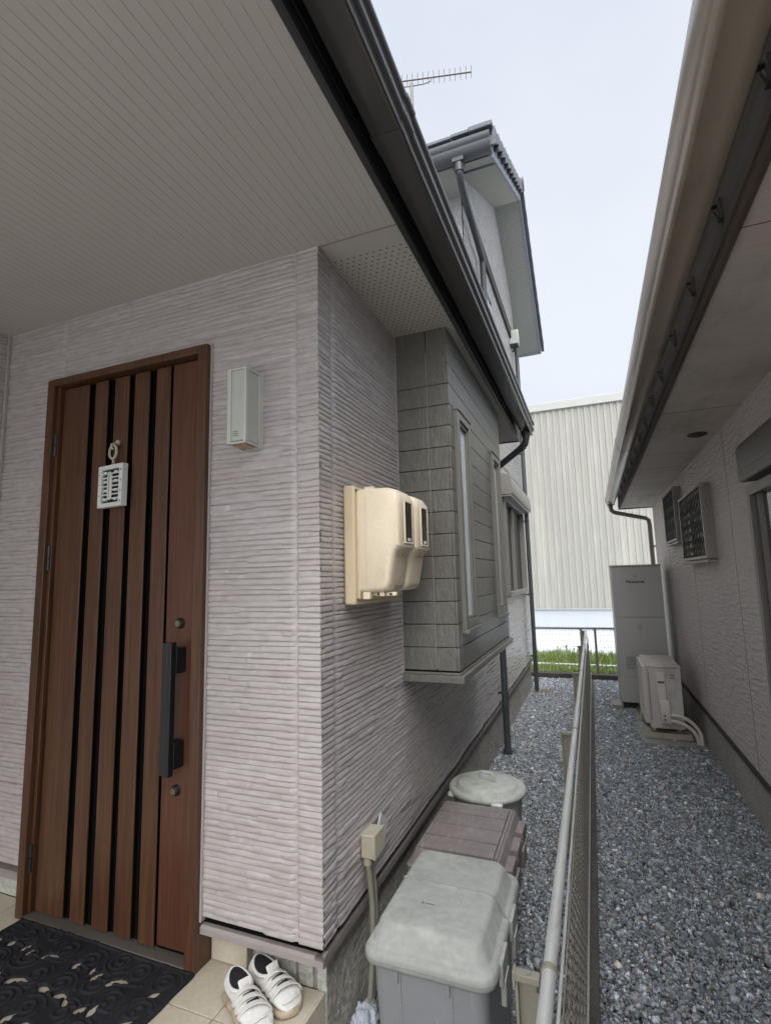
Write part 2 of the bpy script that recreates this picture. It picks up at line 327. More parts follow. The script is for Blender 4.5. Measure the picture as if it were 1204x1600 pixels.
# ------------------------------------------------------------------ ledge-stone siding relief
def siding(name, axis, plane, s0, s1, z0, z1, holes, parent, joints=(), nsign=1, ds=.009, seed=0, m='siding', keep=None):
    p = .0205; T = np.array([0, .13, .24, .55, .86]); D = np.array([-.0024, .0010, .0026, .0022, .0010]); nt_ = len(T)
    nr = int(math.ceil((z1-z0)/p))+1; ns = int((s1-s0)/ds)+1
    s = np.linspace(s0, s1, ns)
    for j in joints: s[np.argmin(abs(s-(j-.004)))] = j-.004; s[np.argmin(abs(s-(j+.004)))] = j+.004
    k = np.repeat(np.arange(nr), nt_); t = np.tile(T, nr)
    S, Kk = np.meshgrid(s, k.astype(float)); Tt = np.repeat(t[:, None], ns, 1)
    def edge(kk):
        L = .14+.26*hsh(kk+seed, 1.7); stp = hsh(np.floor(S/L+hsh(kk, 4.1+seed)*7), kk+seed+3)-.5; stp = np.where(abs(stp) > .30, stp, 0)
        return kk*p+.0080*np.where(abs(stp) > .16, stp, 0)+.0007*(vnoise(S*9+kk*3.7, kk+seed)-.5)+.0005*(vnoise(S*37, kk+seed+9)-.5)
    e0 = edge(Kk); e1 = edge(Kk+1)
    L = .10+.28*hsh(Kk+seed, 3.1); ph = S/L+hsh(Kk, 7.7+seed)*5; pid = np.floor(ph)
    lev = hsh(pid, Kk+seed); split = hsh(pid+.5, Kk+seed+2) > .62; soft = hsh(pid+.2, Kk+seed+5) > .84
    d = D[np.tile(np.arange(nt_), nr)][:, None]+0*S
    d = d+(lev-.5)*.0024+np.where(lev > .82, .0018, 0)+.0003*(vnoise(S*26, Kk*6+Tt*6)-.5)
    d = np.where(split & (abs(Tt-.5) < .01), d-.0016, d)
    d = np.where(soft & (Tt == 0), d+.0026, d)
    fr = ph-pid; d = np.where(np.minimum(fr, 1-fr)*L < ds*.6, d-.0016, d)
    for j in joints: d = np.where(abs(S-j) < .0055, -.0042+.0012*np.sin(Kk*9), d)
    Z = z0+e0+(e1-e0)*Tt; Z = np.clip(Z, z0, z1)
    zc = (Z[:-1, :-1]+Z[1:, 1:])/2; sc_ = (S[:-1, :-1]+S[1:, 1:])/2; mask = np.ones(zc.shape, bool)
    mask &= (Z[1:, :-1]-Z[:-1, :-1]) > 1e-6
    for a, b, c, e in holes: mask &= ~((sc_ > a) & (sc_ < b) & (zc > c) & (zc < e))
    if keep is not None: mask &= keep(sc_, zc)
    off = plane+nsign*d
    if axis == 'Y': return grid_mesh(name, S, off, Z, mask, m, parent, 38)
    return grid_mesh(name, off, S, Z, mask, m, parent, 38)

XW = -.884; YF = 1.6; ZS = 2.89; ZP = .27
# ================================================================== SETTING
MT_g = MB().add([(-120, -120, 0), (120, -120, 0), (120, 160, 0), (-120, 160, 0)], [(0, 1, 2, 3)])
tag(build('ground', MT_g, 'ground'), 'dark earth under the gravel', None, None, 'structure')
g = MB().add([(-60, -60, .012), (60, -60, .012), (60, .9, .012), (-60, .9, .012)], [(0, 1, 2, 3)])
tag(build('driveway', g, 'asphalt'), 'unseen concrete driveway in front of the houses, pale for bounce light', None, None, 'structure')  # out of view; pale tone and reach set to bounce light onto the soffit
g = MB().add([(-60, 10.7, .008), (60, 10.7, .008), (60, 60, .008), (-60, 60, .008)], [(0, 1, 2, 3)])
tag(build('pavement', g, 'pave'), 'pale concrete yard in front of the warehouse', None, None, 'structure')

# gravel: angular crushed stones
def stones(name, regions, label):
    base = np.array([(-1, -1, -.7), (1, -1, -.7), (1, 1, -.7), (-1, 1, -.7), (-1, -1, .7), (1, -1, .7), (1, 1, .7), (-1, 1, .7)], float)
    tri = np.array([(0, 2, 1), (0, 3, 2), (4, 5, 6), (4, 6, 7), (0, 1, 5), (0, 5, 4), (1, 2, 6), (1, 6, 5), (2, 3, 7), (2, 7, 6), (3, 0, 4), (3, 4, 7)])
    V = []; Cc = []
    for (x0, x1, y0, y1, dens, size) in regions:
        n = int((x1-x0)*(y1-y0)*dens)
        c = np.stack([rng.uniform(x0, x1, n), rng.uniform(y0, y1, n), rng.uniform(.004, .016, n)], -1)
        q = rng.normal(size=(n, 4)); q /= np.linalg.norm(q, axis=1)[:, None]; a, b, c_, d = q.T
        Rm = np.stack([1-2*(c_*c_+d*d), 2*(b*c_-a*d), 2*(b*d+a*c_), 2*(b*c_+a*d), 1-2*(b*b+d*d), 2*(c_*d-a*b), 2*(b*d-a*c_), 2*(c_*d+a*b), 1-2*(b*b+c_*c_)], -1).reshape(n, 3, 3)
        sh = base[None]*rng.uniform(.45, 1.05, (n, 8, 3))*(size*rng.lognormal(0, .36, (n, 1, 1)))*rng.uniform(.7, 1.15, (n, 1, 3))
        V.append(np.einsum('nij,nkj->nki', Rm, sh)+c[:, None, :])
        br = rng.lognormal(-1.47, .44, n); hue = rng.uniform(0, 1, n)
        col = np.stack([br*.92, br*.985, br*1.03], -1)
        warm = hue > .88; col[warm] = np.stack([br*1.05, br*.93, br*.84], -1)[warm]
        wh = (hue > .80) & (hue < .86); col[wh] = (br*1.9)[wh][:, None]*np.array([1, 1.02, 1.05])
        Cc.append(np.clip(col, .01, .8))
    V = np.concatenate(V); Cc = np.concatenate(Cc); n = len(V)
    F = (tri[None]+(np.arange(n)*8)[:, None, None]).reshape(-1, 3)
    me = bpy.data.meshes.new(name); me.vertices.add(n*8); me.vertices.foreach_set('co', V.ravel())
    me.loops.add(F.size); me.loops.foreach_set('vertex_index', F.ravel().astype(np.int32))
    me.polygons.add(len(F)); me.polygons.foreach_set('loop_start', np.arange(0, F.size, 3, dtype=np.int32)); me.update(calc_edges=True)
    at = me.color_attributes.new('stone', 'FLOAT_COLOR', 'POINT')
    at.data.foreach_set('color', np.repeat(np.concatenate([Cc, np.ones((n, 1))], 1), 8, 0).ravel())
    m = bpy.data.materials.new('crushed_stone'); m.use_nodes = True; N = m.node_tree.nodes
    an = N.new('ShaderNodeAttribute'); an.attribute_name = 'stone'; m.node_tree.links.new(an.outputs['Color'], N['Principled BSDF'].inputs['Base Color'])
    N['Principled BSDF'].inputs['Roughness'].default_value = .75
    me.materials.append(m); o = bpy.data.objects.new(name, me); COL.objects.link(o)
    return tag(o, label, None, None, 'stuff')
stones('gravel', [(-.93, -.10, 1.5, 4.2, 20000, .0060), (-.93, -.10, 4.2, 8.66, 12000, .0078), (-.10, .90, 1.7, 4.2, 20000, .0060),
                  (-.10, .90, 4.2, 8.66, 12000, .0078), (.90, 3.2, 8.2, 8.66, 2500, .012), (-3.5, -.93, 7.8, 8.66, 2500, .012)], 'blue grey crushed stone covering the ground between the houses')

# grass strip behind far fence
def grass():
    n = 26000; x = rng.uniform(-3.5, 3.0, n); y = rng.uniform(8.86, 10.75, n); y = np.where(rng.random(n) < .1, rng.uniform(8.84, 9, n), y)
    h = rng.uniform(.04, .13, n)*(1+.8*vnoise(x*4, 3.)*vnoise(y*5, 8.)); h = np.where(y > 9.9, h*1.5, h)
    a = rng.uniform(0, 6.28, n); ln = rng.normal(0, .04, (n, 2)); wd = rng.uniform(.004, .009, n)
    h = np.where(abs(y-9.66) < .09, h*.35, h)
    b0 = np.stack([x-np.cos(a)*wd, y-np.sin(a)*wd, 0*x+.01], -1); b1 = np.stack([x+np.cos(a)*wd, y+np.sin(a)*wd, 0*x+.01], -1)
    mid = np.stack([x+ln[:, 0]*.4, y+ln[:, 1]*.4, h*.6], -1); mw = np.stack([np.cos(a)*wd*.8, np.sin(a)*wd*.8, 0*a], -1)
    tp = np.stack([x+ln[:, 0], y+ln[:, 1], h], -1)
    V = np.stack([b0, b1, mid-mw, mid+mw, tp], 1).reshape(-1, 3)
    F4 = (np.array([0, 1, 3, 2])[None]+(np.arange(n)*5)[:, None]); F3 = (np.array([2, 3, 4])[None]+(np.arange(n)*5)[:, None])
    me = bpy.data.meshes.new('grass_strip'); me.from_pydata(V.tolist(), [], F4.tolist()+F3.tolist()); me.materials.append(MT['grass'])
    o = bpy.data.objects.new('grass_strip', me); COL.objects.link(o); tag(o, 'bright green grass growing behind the far fence', None, None, 'stuff')
grass()
def weed(x, y, h, label):
    t = thing('weed', label, 'weed', (x, y, 0), group='weeds standing taller than the grass')
    st = MB(); lf = MB()
    for k in range(5):
        a = random.uniform(0, 6.28); dx, dy = math.cos(a)*h*.3, math.sin(a)*h*.3; hh = h*random.uniform(.75, 1)
        st.tube([(x, y, 0), (x+dx*.4, y+dy*.4, hh*.5), (x+dx, y+dy, hh)], .003, 5)
        for q in range(9):
            tt = .35+.65*q/8; b = a+q*2.4; c = Vector((x+dx*tt, y+dy*tt, hh*tt)); d = Vector((math.cos(b), math.sin(b), .35)); sdv = d.cross(Vector((0, 0, 1))).normalized()
            lf.add([c, c+d*.035+sdv*.014, c+d*.07, c+d*.035-sdv*.014], [(0, 1, 2, 3)])
    build('stem', st, 'grass', t); build('leaf', lf, 'grass', t, fix=False)
weed(-.62, 10.45, .34, 'taller leafy weed left of the middle post behind the far fence')
weed(-.48, 10.5, .31, 'lower leafy weed beside the taller one behind the far fence')
weed(.02, 10.4, .22, 'small weed right of the posts behind the far fence')
m_ = MB().tube([(-4, 9.66, .075), (3.5, 9.66, .06)], .022, 10)
tag(build('pipe', m_, 'white', loc=(-.3, 9.66, 0)), 'thin white pipe lying in the grass behind the far fence', 'pipe')

# ================================================================== LEFT HOUSE
H1 = thing('house', 'grey ledge-textured house on the left with brown entrance door and tiled upper storey', 'house', (XW, YF, 0))
# walls ------------------------------------------------------------
DX0, DX1, DZ1 = -2.312, -1.378, 2.585
siding('front_wall', 'Y', YF, -2.66, XW, .443, ZS, [(-2.30, -1.385, 0, 2.575)], H1, joints=(-.985, -2.25), nsign=-1)
siding('side_wall', 'X', XW, YF-.004, 7.9, .443, ZS, [(5.80, 7.50, 1.40, 2.52)], H1, joints=(1.705, 5.0), nsign=1, ds=.013, seed=40)
siding('return_wall', 'X', -2.66, -.3, YF, .443, ZS, [], H1, joints=(), nsign=1, ds=.03, seed=80)
b = MB().box(-2.66, XW-.012, 1.66, 1.70, .27, ZS)           # backing, cut clear of the door
b = MB().box(-2.78, -2.30, 1.625, 1.80, .432, ZS).box(-1.39, -.90, 1.625, 1.80, .45, ZS).box(-2.30, -1.39, 1.625, 1.8, 2.575, ZS)
b.box(-.99, -.90, 1.80, 5.80, .45, ZS).box(-.99, -.90, 7.50, 7.9, .45, ZS).box(-.99, -.90, 5.8, 7.5, .45, 1.40).box(-.99, -.90, 5.8, 7.5, 2.52, ZS)
b.box(-2.8, -2.68, -.3, 1.625, .2, ZS).box(-6, -.99, 7.78, 7.9, 0, ZS)
build('wall_backing', b, 'caulk', H1)
# trim beads in the inner corner and at the outer corner
build('corner_bead', MB().box(-2.655, -2.643, YF-.016, YF-.004, .43, ZS), 'caulk', H1)
# base flashing (skirt): a dark recess then a sloping lip
sk = MB()
prof = [(-.030, .420), (.0, .419), (.008, .411), (.008, .392), (-.030, .392)]   # (outward, z)
sk.prism([(YF-o, z) for o, z in prof], 'X', -1.376, XW-.0002)
sk.prism([(YF-o, z) for o, z in prof], 'X', -2.66, -2.314)
each('base_flashing', sk, 'skirt', H1, size=10)
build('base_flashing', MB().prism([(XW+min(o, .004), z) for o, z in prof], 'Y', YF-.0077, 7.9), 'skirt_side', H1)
build('drip_gap', MB().box(-1.376, XW-.015, YF+.014, YF+.02, .4205, .452).box(XW-.022, XW-.0155, YF+.0145, 7.88, .4205, .452), 'groove', H1)
build('door_caulk', MB().box(-1.3778, -1.3700, 1.590, 1.625, .43, 2.59).box(-2.322, -2.3125, 1.590, 1.625, .43, 2.59), 'caulk', H1)
fo = MB().box(-1.02, -.915, 1.68, 7.88, 0, .391)
build('foundation', fo, 'foundation', H1)
# painted stone block on the front under the flashing, tile upstand beside the door
fb = MB().box(-1.195, -1.03, 1.668, 1.70, ZP, .391).box(-1.018, -.962, 1.664, 1.70, ZP, .391).box(-.95, -.915, 1.67, 1.68, 0, .391)
fb.box(-2.66, -2.32, 1.665, 1.70, ZP, .391)
each('foundation_block', fb, 'stone', H1, bevel=.004)
build('foundation_joint', MB().box(-1.21, -.952, 1.676, 1.69, ZP-.05, .391), 'skirt', H1)
build('tile_upstand', MB().box(-1.376, -1.222, 1.655, 1.70, ZP+.004, .391), 'tile', H1, .002)

# porch floor ---------------------------------------------------------
po = MB().box(-3.2, -.925, -1.0, 1.70, 0, ZP-.006)
pf = build('porch_floor', po, 'grout', loc=(-2, .5, 0)); tag(pf, 'beige tiled porch step in front of the entrance door', None, None, 'structure')
tl = MB(); ts = .298; ys = [1.447]
y = 1.662; xs0 = -.922
yy = [1.663, 1.449]; 
while yy[-1] > -.9: yy.append(yy[-1]-.302)
xx = [xs0, xs0-.276]
while xx[-1] > -3.1: xx.append(xx[-1]-.302)
for i in range(len(xx)-1):
    for j in range(len(yy)-1):
        tl.box(xx[i+1]+.004, xx[i], yy[j+1]+.004, yy[j], ZP-.008, ZP)
for j in range(len(yy)-1): tl.box(-.922, -.915, yy[j+1]+.004, yy[j], .0, ZP-.0005)
tt_ = build('floor_tile', tl, 'tile', pf, .0015)

# entrance door -------------------------------------------------------
fr = MB()
fr.box(DX0-.0, DX0+.045, 1.568, 1.66, ZP, DZ1).box(DX1-.045, DX1, 1.568, 1.66, ZP, DZ1).box(DX0+.045, DX1-.045, 1.568, 1.66, DZ1-.034, DZ1)
fr.box(DX0+.045, DX0+.062, 1.588, 1.66, ZP+.02, DZ1-.034).box(DX1-.058, DX1-.045, 1.596, 1.66, ZP+.02, DZ1-.034)
door = build('entrance_door', fr, 'wood', H1, .002)
tag(door, 'brown wood-grain entrance door with vertical slats and a long black handle')
lf = MB().box(DX0+.064, DX1-.06, 1.626, 1.655, ZP+.014, DZ1-.036)
for a, bx_ in ((-2.288+.045, -2.081), (-2.041, -1.962), (-1.919, -1.835), (-1.801, -1.716), (-1.677, -1.599), (-1.585, -1.442)): lf.box(a+.001, bx_-.001, 1.6096, 1.6262, ZP+.024, DZ1-.044)
build('door_leaf', lf, 'groove', door)
for a, bx_ in ((-2.288+.045, -2.081), (-2.041, -1.962), (-1.919, -1.835), (-1.801, -1.716), (-1.677, -1.599)):
    build('slat', MB().box(a, bx_, 1.604, 1.6095, ZP+.022, DZ1-.042), 'wood', door, .002)
build('lock_panel', MB().box(-1.585, DX1-.062, 1.6055, 1.6095, ZP+.035, DZ1-.042), 'wood_red', door, .001)
build('slat', MB().box(-1.5985, -1.5855, 1.618, 1.6262, ZP+.04, DZ1-.044), 'groove', door)  # near-black strip, no slat: shadow band beside the lock panel put in colour
build('threshold', MB().box(DX0+.02, DX1-.02, 1.572, 1.66, ZP, ZP+.012), 'alu_brown', door, .002)
for zc in (2.27, 1.75, .50):
    build('hinge', MB().tube([(-2.262, 1.588, zc-.055), (-2.262, 1.588, zc-.002)], .010, 12).tube([(-2.262, 1.588, zc+.002), (-2.262, 1.588, zc+.055)], .010, 12).box(-2.275, -2.255, 1.590, 1.606, zc-.05, zc+.05), 'black', door)
hd = MB().box(-1.524, -1.502, 1.532, 1.552, .925, 1.40)
hnd = build('handle', MB().box(-1.5025, -1.482, 1.530, 1.556, .920, 1.402).box(-1.522, -1.480, 1.556, 1.618, 1.284, 1.378).box(-1.522, -1.480, 1.556, 1.618, .940, 1.034), 'black', door, .0015)
build('handle', MB().box(-1.526, -1.503, 1.5315, 1.556, .924, 1.40), 'black_face', door, .0015)
for zc in (1.467, .85):
    lk = MB().tube([(-1.512, 1.620, zc), (-1.512, 1.600, zc)], .021, 24).tube([(-1.512, 1.602, zc), (-1.512, 1.592, zc)], [.021, .016], 24)
    build('lock', lk, 'black', door, .001)
    build('lock', MB().tube([(-1.512, 1.5915, zc), (-1.512, 1.588, zc)], .0115, 20).box(-1.5133, -1.5107, 1.5872, 1.5885, zc-.006, zc+.006), 'brass', door)

# soffits -------------------------------------------------------------
sf = MB(); x = -.562; pts = []
while x > -2.66:
    pts += [(x, ZS), (x-.0312, ZS), (x-.0312, ZS+.0010), (x-.034, ZS+.0010)]; x -= .034
pts += [(x, ZS+.03), (-.562, ZS+.03)]
sf.prism(pts, 'Y', -1.6, YF+.004)
build('porch_soffit', sf, 'soffit', H1, fix=True, sharp=20)
so_ = MB().box(XW-.02, -.562, YF+.006, 4.87, ZS, ZS+.02)
build('vented_soffit', so_, 'perf', H1)
build('soffit_joint', MB().box(XW+.002, -.562, YF+.0, YF+.008, ZS-.0015, ZS-.0005), 'skirt', H1)
# roof over porch: slab rising to the left, fascia, gutter
rf = MB().prism([(-.46, 3.03), (-.46, 3.09), (-5.5, 5.1), (-5.5, 5.0)], 'Y', -1.65, 4.355)
rf.prism([(-.46, 3.03), (-.46, 3.09), (-.880, 3.255), (-.880, 3.19)], 'Y', 4.36, 4.87)
build('porch_roof', rf, 'roof', H1)
fa = MB().box(-.562, -.545, -1.62, 4.885, ZS-.010, 3.06).box(-.545, -.540, -1.62, 4.885, ZS-.010, ZS+.012).box(-.545, -.542, -1.62, 4.885, ZS+.05, ZS+.062)
fa.box(-3.0, -.562, -1.62, -1.60, ZS-.01, 3.06).box(-.884, -.562, 4.87, 4.885, ZS-.01, 3.06)
build('fascia', fa, 'charcoal', H1, .001)
def gut_prof_l():
    o = [(-.517, 2.925), (-.512, 2.921), (-.436, 2.919), (-.428, 2.916), (-.4215, 2.919), (-.420, 2.926), (-.4255, 2.931), (-.424, 2.945), (-.417, 2.951),
         (-.4085, 2.957), (-.4065, 2.966), (-.409, 2.974), (-.4165, 2.979), (-.415, 3.000), (-.409, 3.005), (-.402, 3.011), (-.400, 3.019), (-.405, 3.026)]
    inn = [(-.409, 3.020), (-.419, 3.004), (-.421, 2.98), (-.429, 2.95), (-.432, 2.925), (-.512, 2.927), (-.514, 3.02), (-.517, 3.02)]
    return o+inn
gt = MB().prism(gut_prof_l(), 'Y', -1.65, 4.83)
gu = build('gutter', gt, 'gutter_l', H1, sharp=60)
def scaled(pr, k, c): return [(c[0]+(p[0]-c[0])*k, c[1]+(p[1]-c[1])*k) for p in pr]
for yc in (1.30, 4.60, 4.78):
    build('gutter_joint', MB().prism(scaled(gut_prof_l()[:18], 1.05, (-.46, 2.97))+[(-.52, 3.0)], 'Y', yc-.035, yc+.035), 'gutter_l', gu, sharp=60)
build('gutter_joint', MB().prism(scaled(gut_prof_l()[:18], 1.06, (-.46, 2.97)), 'Y', 4.81, 4.835), 'gutter_l', gu)
# outlet and downpipe
dp = MB().tube([(-.47, 4.72, 2.93), (-.47, 4.72, 2.86), (-.485, 4.735, 2.815), (-.53, 4.77, 2.785), (-.78, 4.93, 2.66), (-.81, 4.95, 2.63), (-.822, 4.955, 2.58), (-.822, 4.955, .02)], .030, 16)
dp.tube([(-.47, 4.72, 2.935), (-.47, 4.72, 2.87)], [.045, .034], 16).tube([(-.53, 4.77, 2.785), (-.50, 4.75, 2.80)], .034, 16)
dpo = build('downpipe', dp, 'pipe_l', H1)
for z in (2.2, 1.0, .55): build('pipe_bracket', MB().tube([(-.822, 4.955, z-.012), (-.822, 4.955, z+.012)], .0335, 16).box(-.884, -.85, 4.945, 4.965, z-.01, z+.01), 'pipe_l', dpo)
build('pipe_bracket', MB().tube([(-.822, 4.955, .01), (-.822, 4.955, .06)], .042, 16), 'pipe_l', dpo)
dp2 = MB().tube([(-.82, 7.62, 5.3), (-.82, 7.62, .03)], .030, 14)
dpo2 = build('downpipe', dp2, 'pipe_l', H1)
for z in (5.0, 4.2, 3.4, 2.4, 1.35, .5): build('pipe_bracket', MB().tube([(-.82, 7.62, z-.012), (-.82, 7.62, z+.012)], .034, 14).box(-.884, -.85, 7.61, 7.63, z-.01, z+.01), 'pipe_l', dpo2)

# bay -----------------------------------------------------------------
BX, BY0, BY1, BZ = -.602, 2.42, 3.97, 1.17
by = MB(); row = .1085; z = BZ+.012; k = 0
by.box(XW-.01, BX-.008, BY0+.008, BY1-.004, BZ+.004, ZS)     # core, panels stand proud of it
bay = build('bay', MB().box(XW-.01, BX-.008, BY0+.008, BY1-.004, BZ+.004, ZS), 'groove', H1)
pn = MB()
rows = []
while z < ZS-.01:
    z2 = min(z+row-.0028, ZS-.001); rows.append((z, z2)); z += row
xj = -.715
W1 = (2.505, 2.80, 1.365, 2.475); W2 = (3.505, 3.80, 1.365, 2.475)
top0 = [q for q in rows if q[0] < 2.62][-1][0]
for z, z2 in rows:
    ho = .0005*random.random()
    if z <= top0:
        zt_ = ZS-.001 if z == top0 else z2
        pn.box(XW+.003, xj-.0015, BY0-ho, BY0+.012, z, zt_); pn.box(xj+.0015, BX-.0135, BY0-ho, BY0+.012, z, zt_)
    pn.box(BX-.0135, BX+ho, BY0-ho+.0004, 2.506, z, z2)             # corner piece returns round the edge
    a = 2.506
    cuts = []
    for (c0, c1, d0, d1) in (W1, W2):
        if z2 > d0 and z < d1: cuts.append((c0, c1))
    segs = []; cur = 2.5075
    for c0, c1 in cuts: segs.append((cur, c0+.02)); cur = c1-.02
    segs.append((cur, BY1))
    for (c0, c1, d0, d1) in (W1, W2):
        if z < d0+.01 < z2: pn.box(BX-.0135, BX+ho, c0+.02, c1-.02, z, d0+.01)
        if z < d1-.01 < z2: pn.box(BX-.0135, BX+ho, c0+.02, c1-.02, d1-.01, z2)
    for s0, s1 in segs:
        if s1-s0 > .01: pn.box(BX-.0135, BX+ho, s0, s1, z, z2)
build('wall_panel', pn, 'bay', bay, .0025)
build('bottom_flashing', MB().box(XW-.005, BX+.022, BY0-.022, BY1+.02, BZ-.040, BZ-.008).box(XW, BX+.004, BY0-.004, BY1+.004, BZ-.008, BZ+.004), 'bay', bay, .002)
build('corner_bead', MB().box(XW+.001, XW+.005, BY0-.004, BY0+.004, BZ, ZS), 'caulk', bay)
build('caulk_line', MB().box(xj-.0014, xj+.0014, BY0-.0006, BY0+.01, BZ+.02, ZS-.12), 'skirt', bay)
for (c0, c1, d0, d1) in (W1, W2):
    wf = MB(); t_ = .040
    wf.box(BX-.01, BX+.022, c0, c0+t_, d0, d1).box(BX-.01, BX+.022, c1-t_, c1, d0, d1).box(BX-.01, BX+.022, c0+t_, c1-t_, d1-t_, d1).box(BX-.01, BX+.022, c0+t_, c1-t_, d0, d0+t_)
    wf.box(BX-.01, BX+.034, c0-.006, c1+.006, d0-.018, d0-.0005).box(BX-.01, BX+.028, c0-.004, c1+.004, d1+.0005, d1+.010)
    wf.box(BX-.012, BX+.012, c0+t_, c0+t_+.018, d0+t_, d1-t_).box(BX-.012, BX+.012, c1-t_-.018, c1-t_, d0+t_, d1-t_).box(BX-.012, BX+.012, c0+t_, c1-t_, d1-t_-.018, d1-t_).box(BX-.012, BX+.012, c0+t_, c1-t_, d0+t_, d0+t_+.018)
    wd_ = build('window', wf, 'frame_bay', bay, .0015)
# far window of the ground floor
wf = MB(); Y0, Y1, Z0, Z1 = 5.80, 7.50, 1.40, 2.52
wf.box(XW-.05, XW+.035, Y0, Y0+.05, Z0, Z1).box(XW-.05, XW+.035, Y1-.05, Y1, Z0, Z1).box(XW-.05, XW+.035, Y0+.05, Y1-.05, Z1-.05, Z1).box(XW-.05, XW+.045, Y0+.05, Y1-.05, Z0-.01, Z0+.04)
wf.box(XW-.03, XW+.012, Y0+.05, Y0+.09, Z0+.04, Z1-.05).box(XW-.03, XW+.008, 6.56, 6.61, Z0+.04, Z1-.05)
wn = build('window', wf, 'frame_far', H1, .002)
build('pane', MB().box(XW-.035, XW-.028, Y0+.05, Y1-.05, Z0+.04, Z1-.05), 'glass_room', wn)
sb = MB(); pr = [(XW-.002, 2.525), (XW+.10, 2.515), (XW+.135, 2.53), (XW+.14, 2.56), (XW+.125, 2.71), (XW+.105, 2.745), (XW+.06, 2.76), (XW-.002, 2.765)]
sb.prism(pr, 'Y', 5.72, 7.58)
build('shutter_box', sb, 'frame_far', wn, .004)
build('shutter_rail', MB().box(XW+.005, XW+.12, 5.72, 7.58, 2.50, 2.512), 'alu', wn, .002)
# pale panes of the bay windows
for (c0, c1, d0, d1) in (W1, W2): pass
for wo, (c0, c1, d0, d1) in zip([o for o in bay.children if o.name.startswith('window')], (W1, W2)):
    build('pane', MB().box(BX-.007, BX-.003, c0+.055, c1-.055, d0+.055, d1-.055), 'glass_pale', wo)

# upper storey ---------------------------------------------------------
YE0, ZE0, YR, ZR, YE1 = 4.0, 5.17, 6.52, 6.60, 8.73
ZE1 = 5.385
def zu(y): return ZE0+(ZR-ZE0)*(y-YE0)/(YR-YE0) if y < YR else ZR+(ZE1-ZR)*(y-YR)/(YE1-YR)
XV = -.555
uw = MB().prism([(4.37, 2.9), (7.9, 2.9), (7.9, zu(7.9)), (YR, ZR), (4.37, zu(4.37)), (4.02, zu(4.02)), (4.02, ZE0), (4.37, ZE0)], 'X', XW-.10, XW)
uw.box(-5.5, XW-.10, 4.37, 4.47, 2.9, 5.2)
uo = build('upper_wall', uw, 'siding_upper', H1); uo.location.x -= .006
siding('gable_cladding', 'X', XW+.003, 4.37, 7.9, 2.9, 6.62, [(5.2, 5.68, 3.9, 4.78)], H1, nsign=1, ds=.02, seed=130, m='siding_upper', keep=lambda y_, z_: z_ < np.interp(y_, [4.0, 6.52, 8.73], [5.17, 6.60, 5.385]))
up = MB().add([(XW, YE0, zu(YE0)), (XV, YE0, zu(YE0)), (XV, YR, ZR), (XW, YR, ZR), (XW, YE0, zu(YE0)+.02), (XV, YE0, zu(YE0)+.02), (XV, YR, ZR+.02), (XW, YR, ZR+.02)],
              [(0, 1, 2, 3), (7, 6, 5, 4), (0, 4, 5, 1), (1, 5, 6, 2), (2, 6, 7, 3), (3, 7, 4, 0)])
up.box(-5.5, XW-.0, YE0, 4.37, ZE0-.004, ZE0+.016)
build('upper_soffit', up, mat('soffit_upper', (.42, .42, .37), .7, .04), H1)
up = MB().add([(XW-.3, YR, ZR), (XV, YR, ZR), (XV, YE1, ZE1), (XW-.3, YE1, ZE1), (XW-.3, YR, ZR+.02), (XV, YR, ZR+.02), (XV, YE1, ZE1+.02), (XW-.3, YE1, ZE1+.02)],
              [(3, 2, 1, 0), (4, 5, 6, 7), (0, 4, 5, 1), (1, 5, 6, 2), (2, 6, 7, 3), (3, 7, 4, 0)])
build('vented_soffit', up, 'perf2', H1)
vb = MB(); hb = .135
vb.prism([(YE0-.0, zu(YE0)-.01), (YR, ZR-.01), (YR, ZR+hb), (YE0, zu(YE0)+hb)], 'X', XV, XV+.022)
vb.prism([(YR+.001, ZR-.01), (YE1, ZE1-.01), (YE1, ZE1+hb), (YR+.001, ZR+hb)], 'X', XV, XV+.022)
vb.box(-1.2, XV+.022, YE1+.001, YE1+.02, ZE1-.02, ZE1+hb)
build('verge_board', vb, 'verge', H1)
build('eave_fascia', MB().box(-5.5, XV-.001, YE0-.02, YE0-.001, ZE0-.012, ZE0+.15), 'charcoal', H1)
# roof covering with tile courses; verge tiles as one stepped mesh
rt = MB()
def course(ya, yb, n, s):
    for i in range(n):
        a = ya+(yb-ya)*i/n; c = ya+(yb-ya)*(i+1)/n
        za, zc = zu(a)+.14, zu(c)+.14
        rt.prism([(a, za+.0), (c, zc+.0), (c, zc+.02), (a, za+.055)] if s else [(a, za), (c, zc), (c, zc+.055), (a, za+.02)], 'X', -5.5, XV+.045)
        # rounded verge tile hanging over the board
        rt.prism([(a, za-.085), (a+(c-a)*.86, za+(zc-za)*.86-.035), (c, zc-.02), (c, zc+.02), (a, za+.085)] if s else [(a, za-.02), (c-(c-a)*.86, zc-(zc-za)*.86-.035), (c, zc-.085), (c, zc+.085), (a, za+.02)], 'X', XV+.024, XV+.070)
course(YE0-.10, YR, 11, True); course(YR, YE1+.05, 11, False)
rt.prism([(YR-.10, ZR+.17), (YR-.07, ZR+.27), (YR, ZR+.30), (YR+.07, ZR+.27), (YR+.10, ZR+.17)], 'X', -5.5, XV+.06)
for i in range(0): rt.tube([(XV-.05-i*.27, YE0-.13, zu(YE0)+.125), (XV-.05-i*.27, YE0+.2, zu(YE0+.2)+.165)], .055, 12)
for i in range(16): rt.box(-5.5+.31*i, -5.5+.31*i+.306, YE0-.14, YE0+.3, zu(YE0)+.145+.006*(i % 2), zu(YE0)+.175+.006*(i % 2))
build('tiled_roof', rt, 'roof', H1, .004)
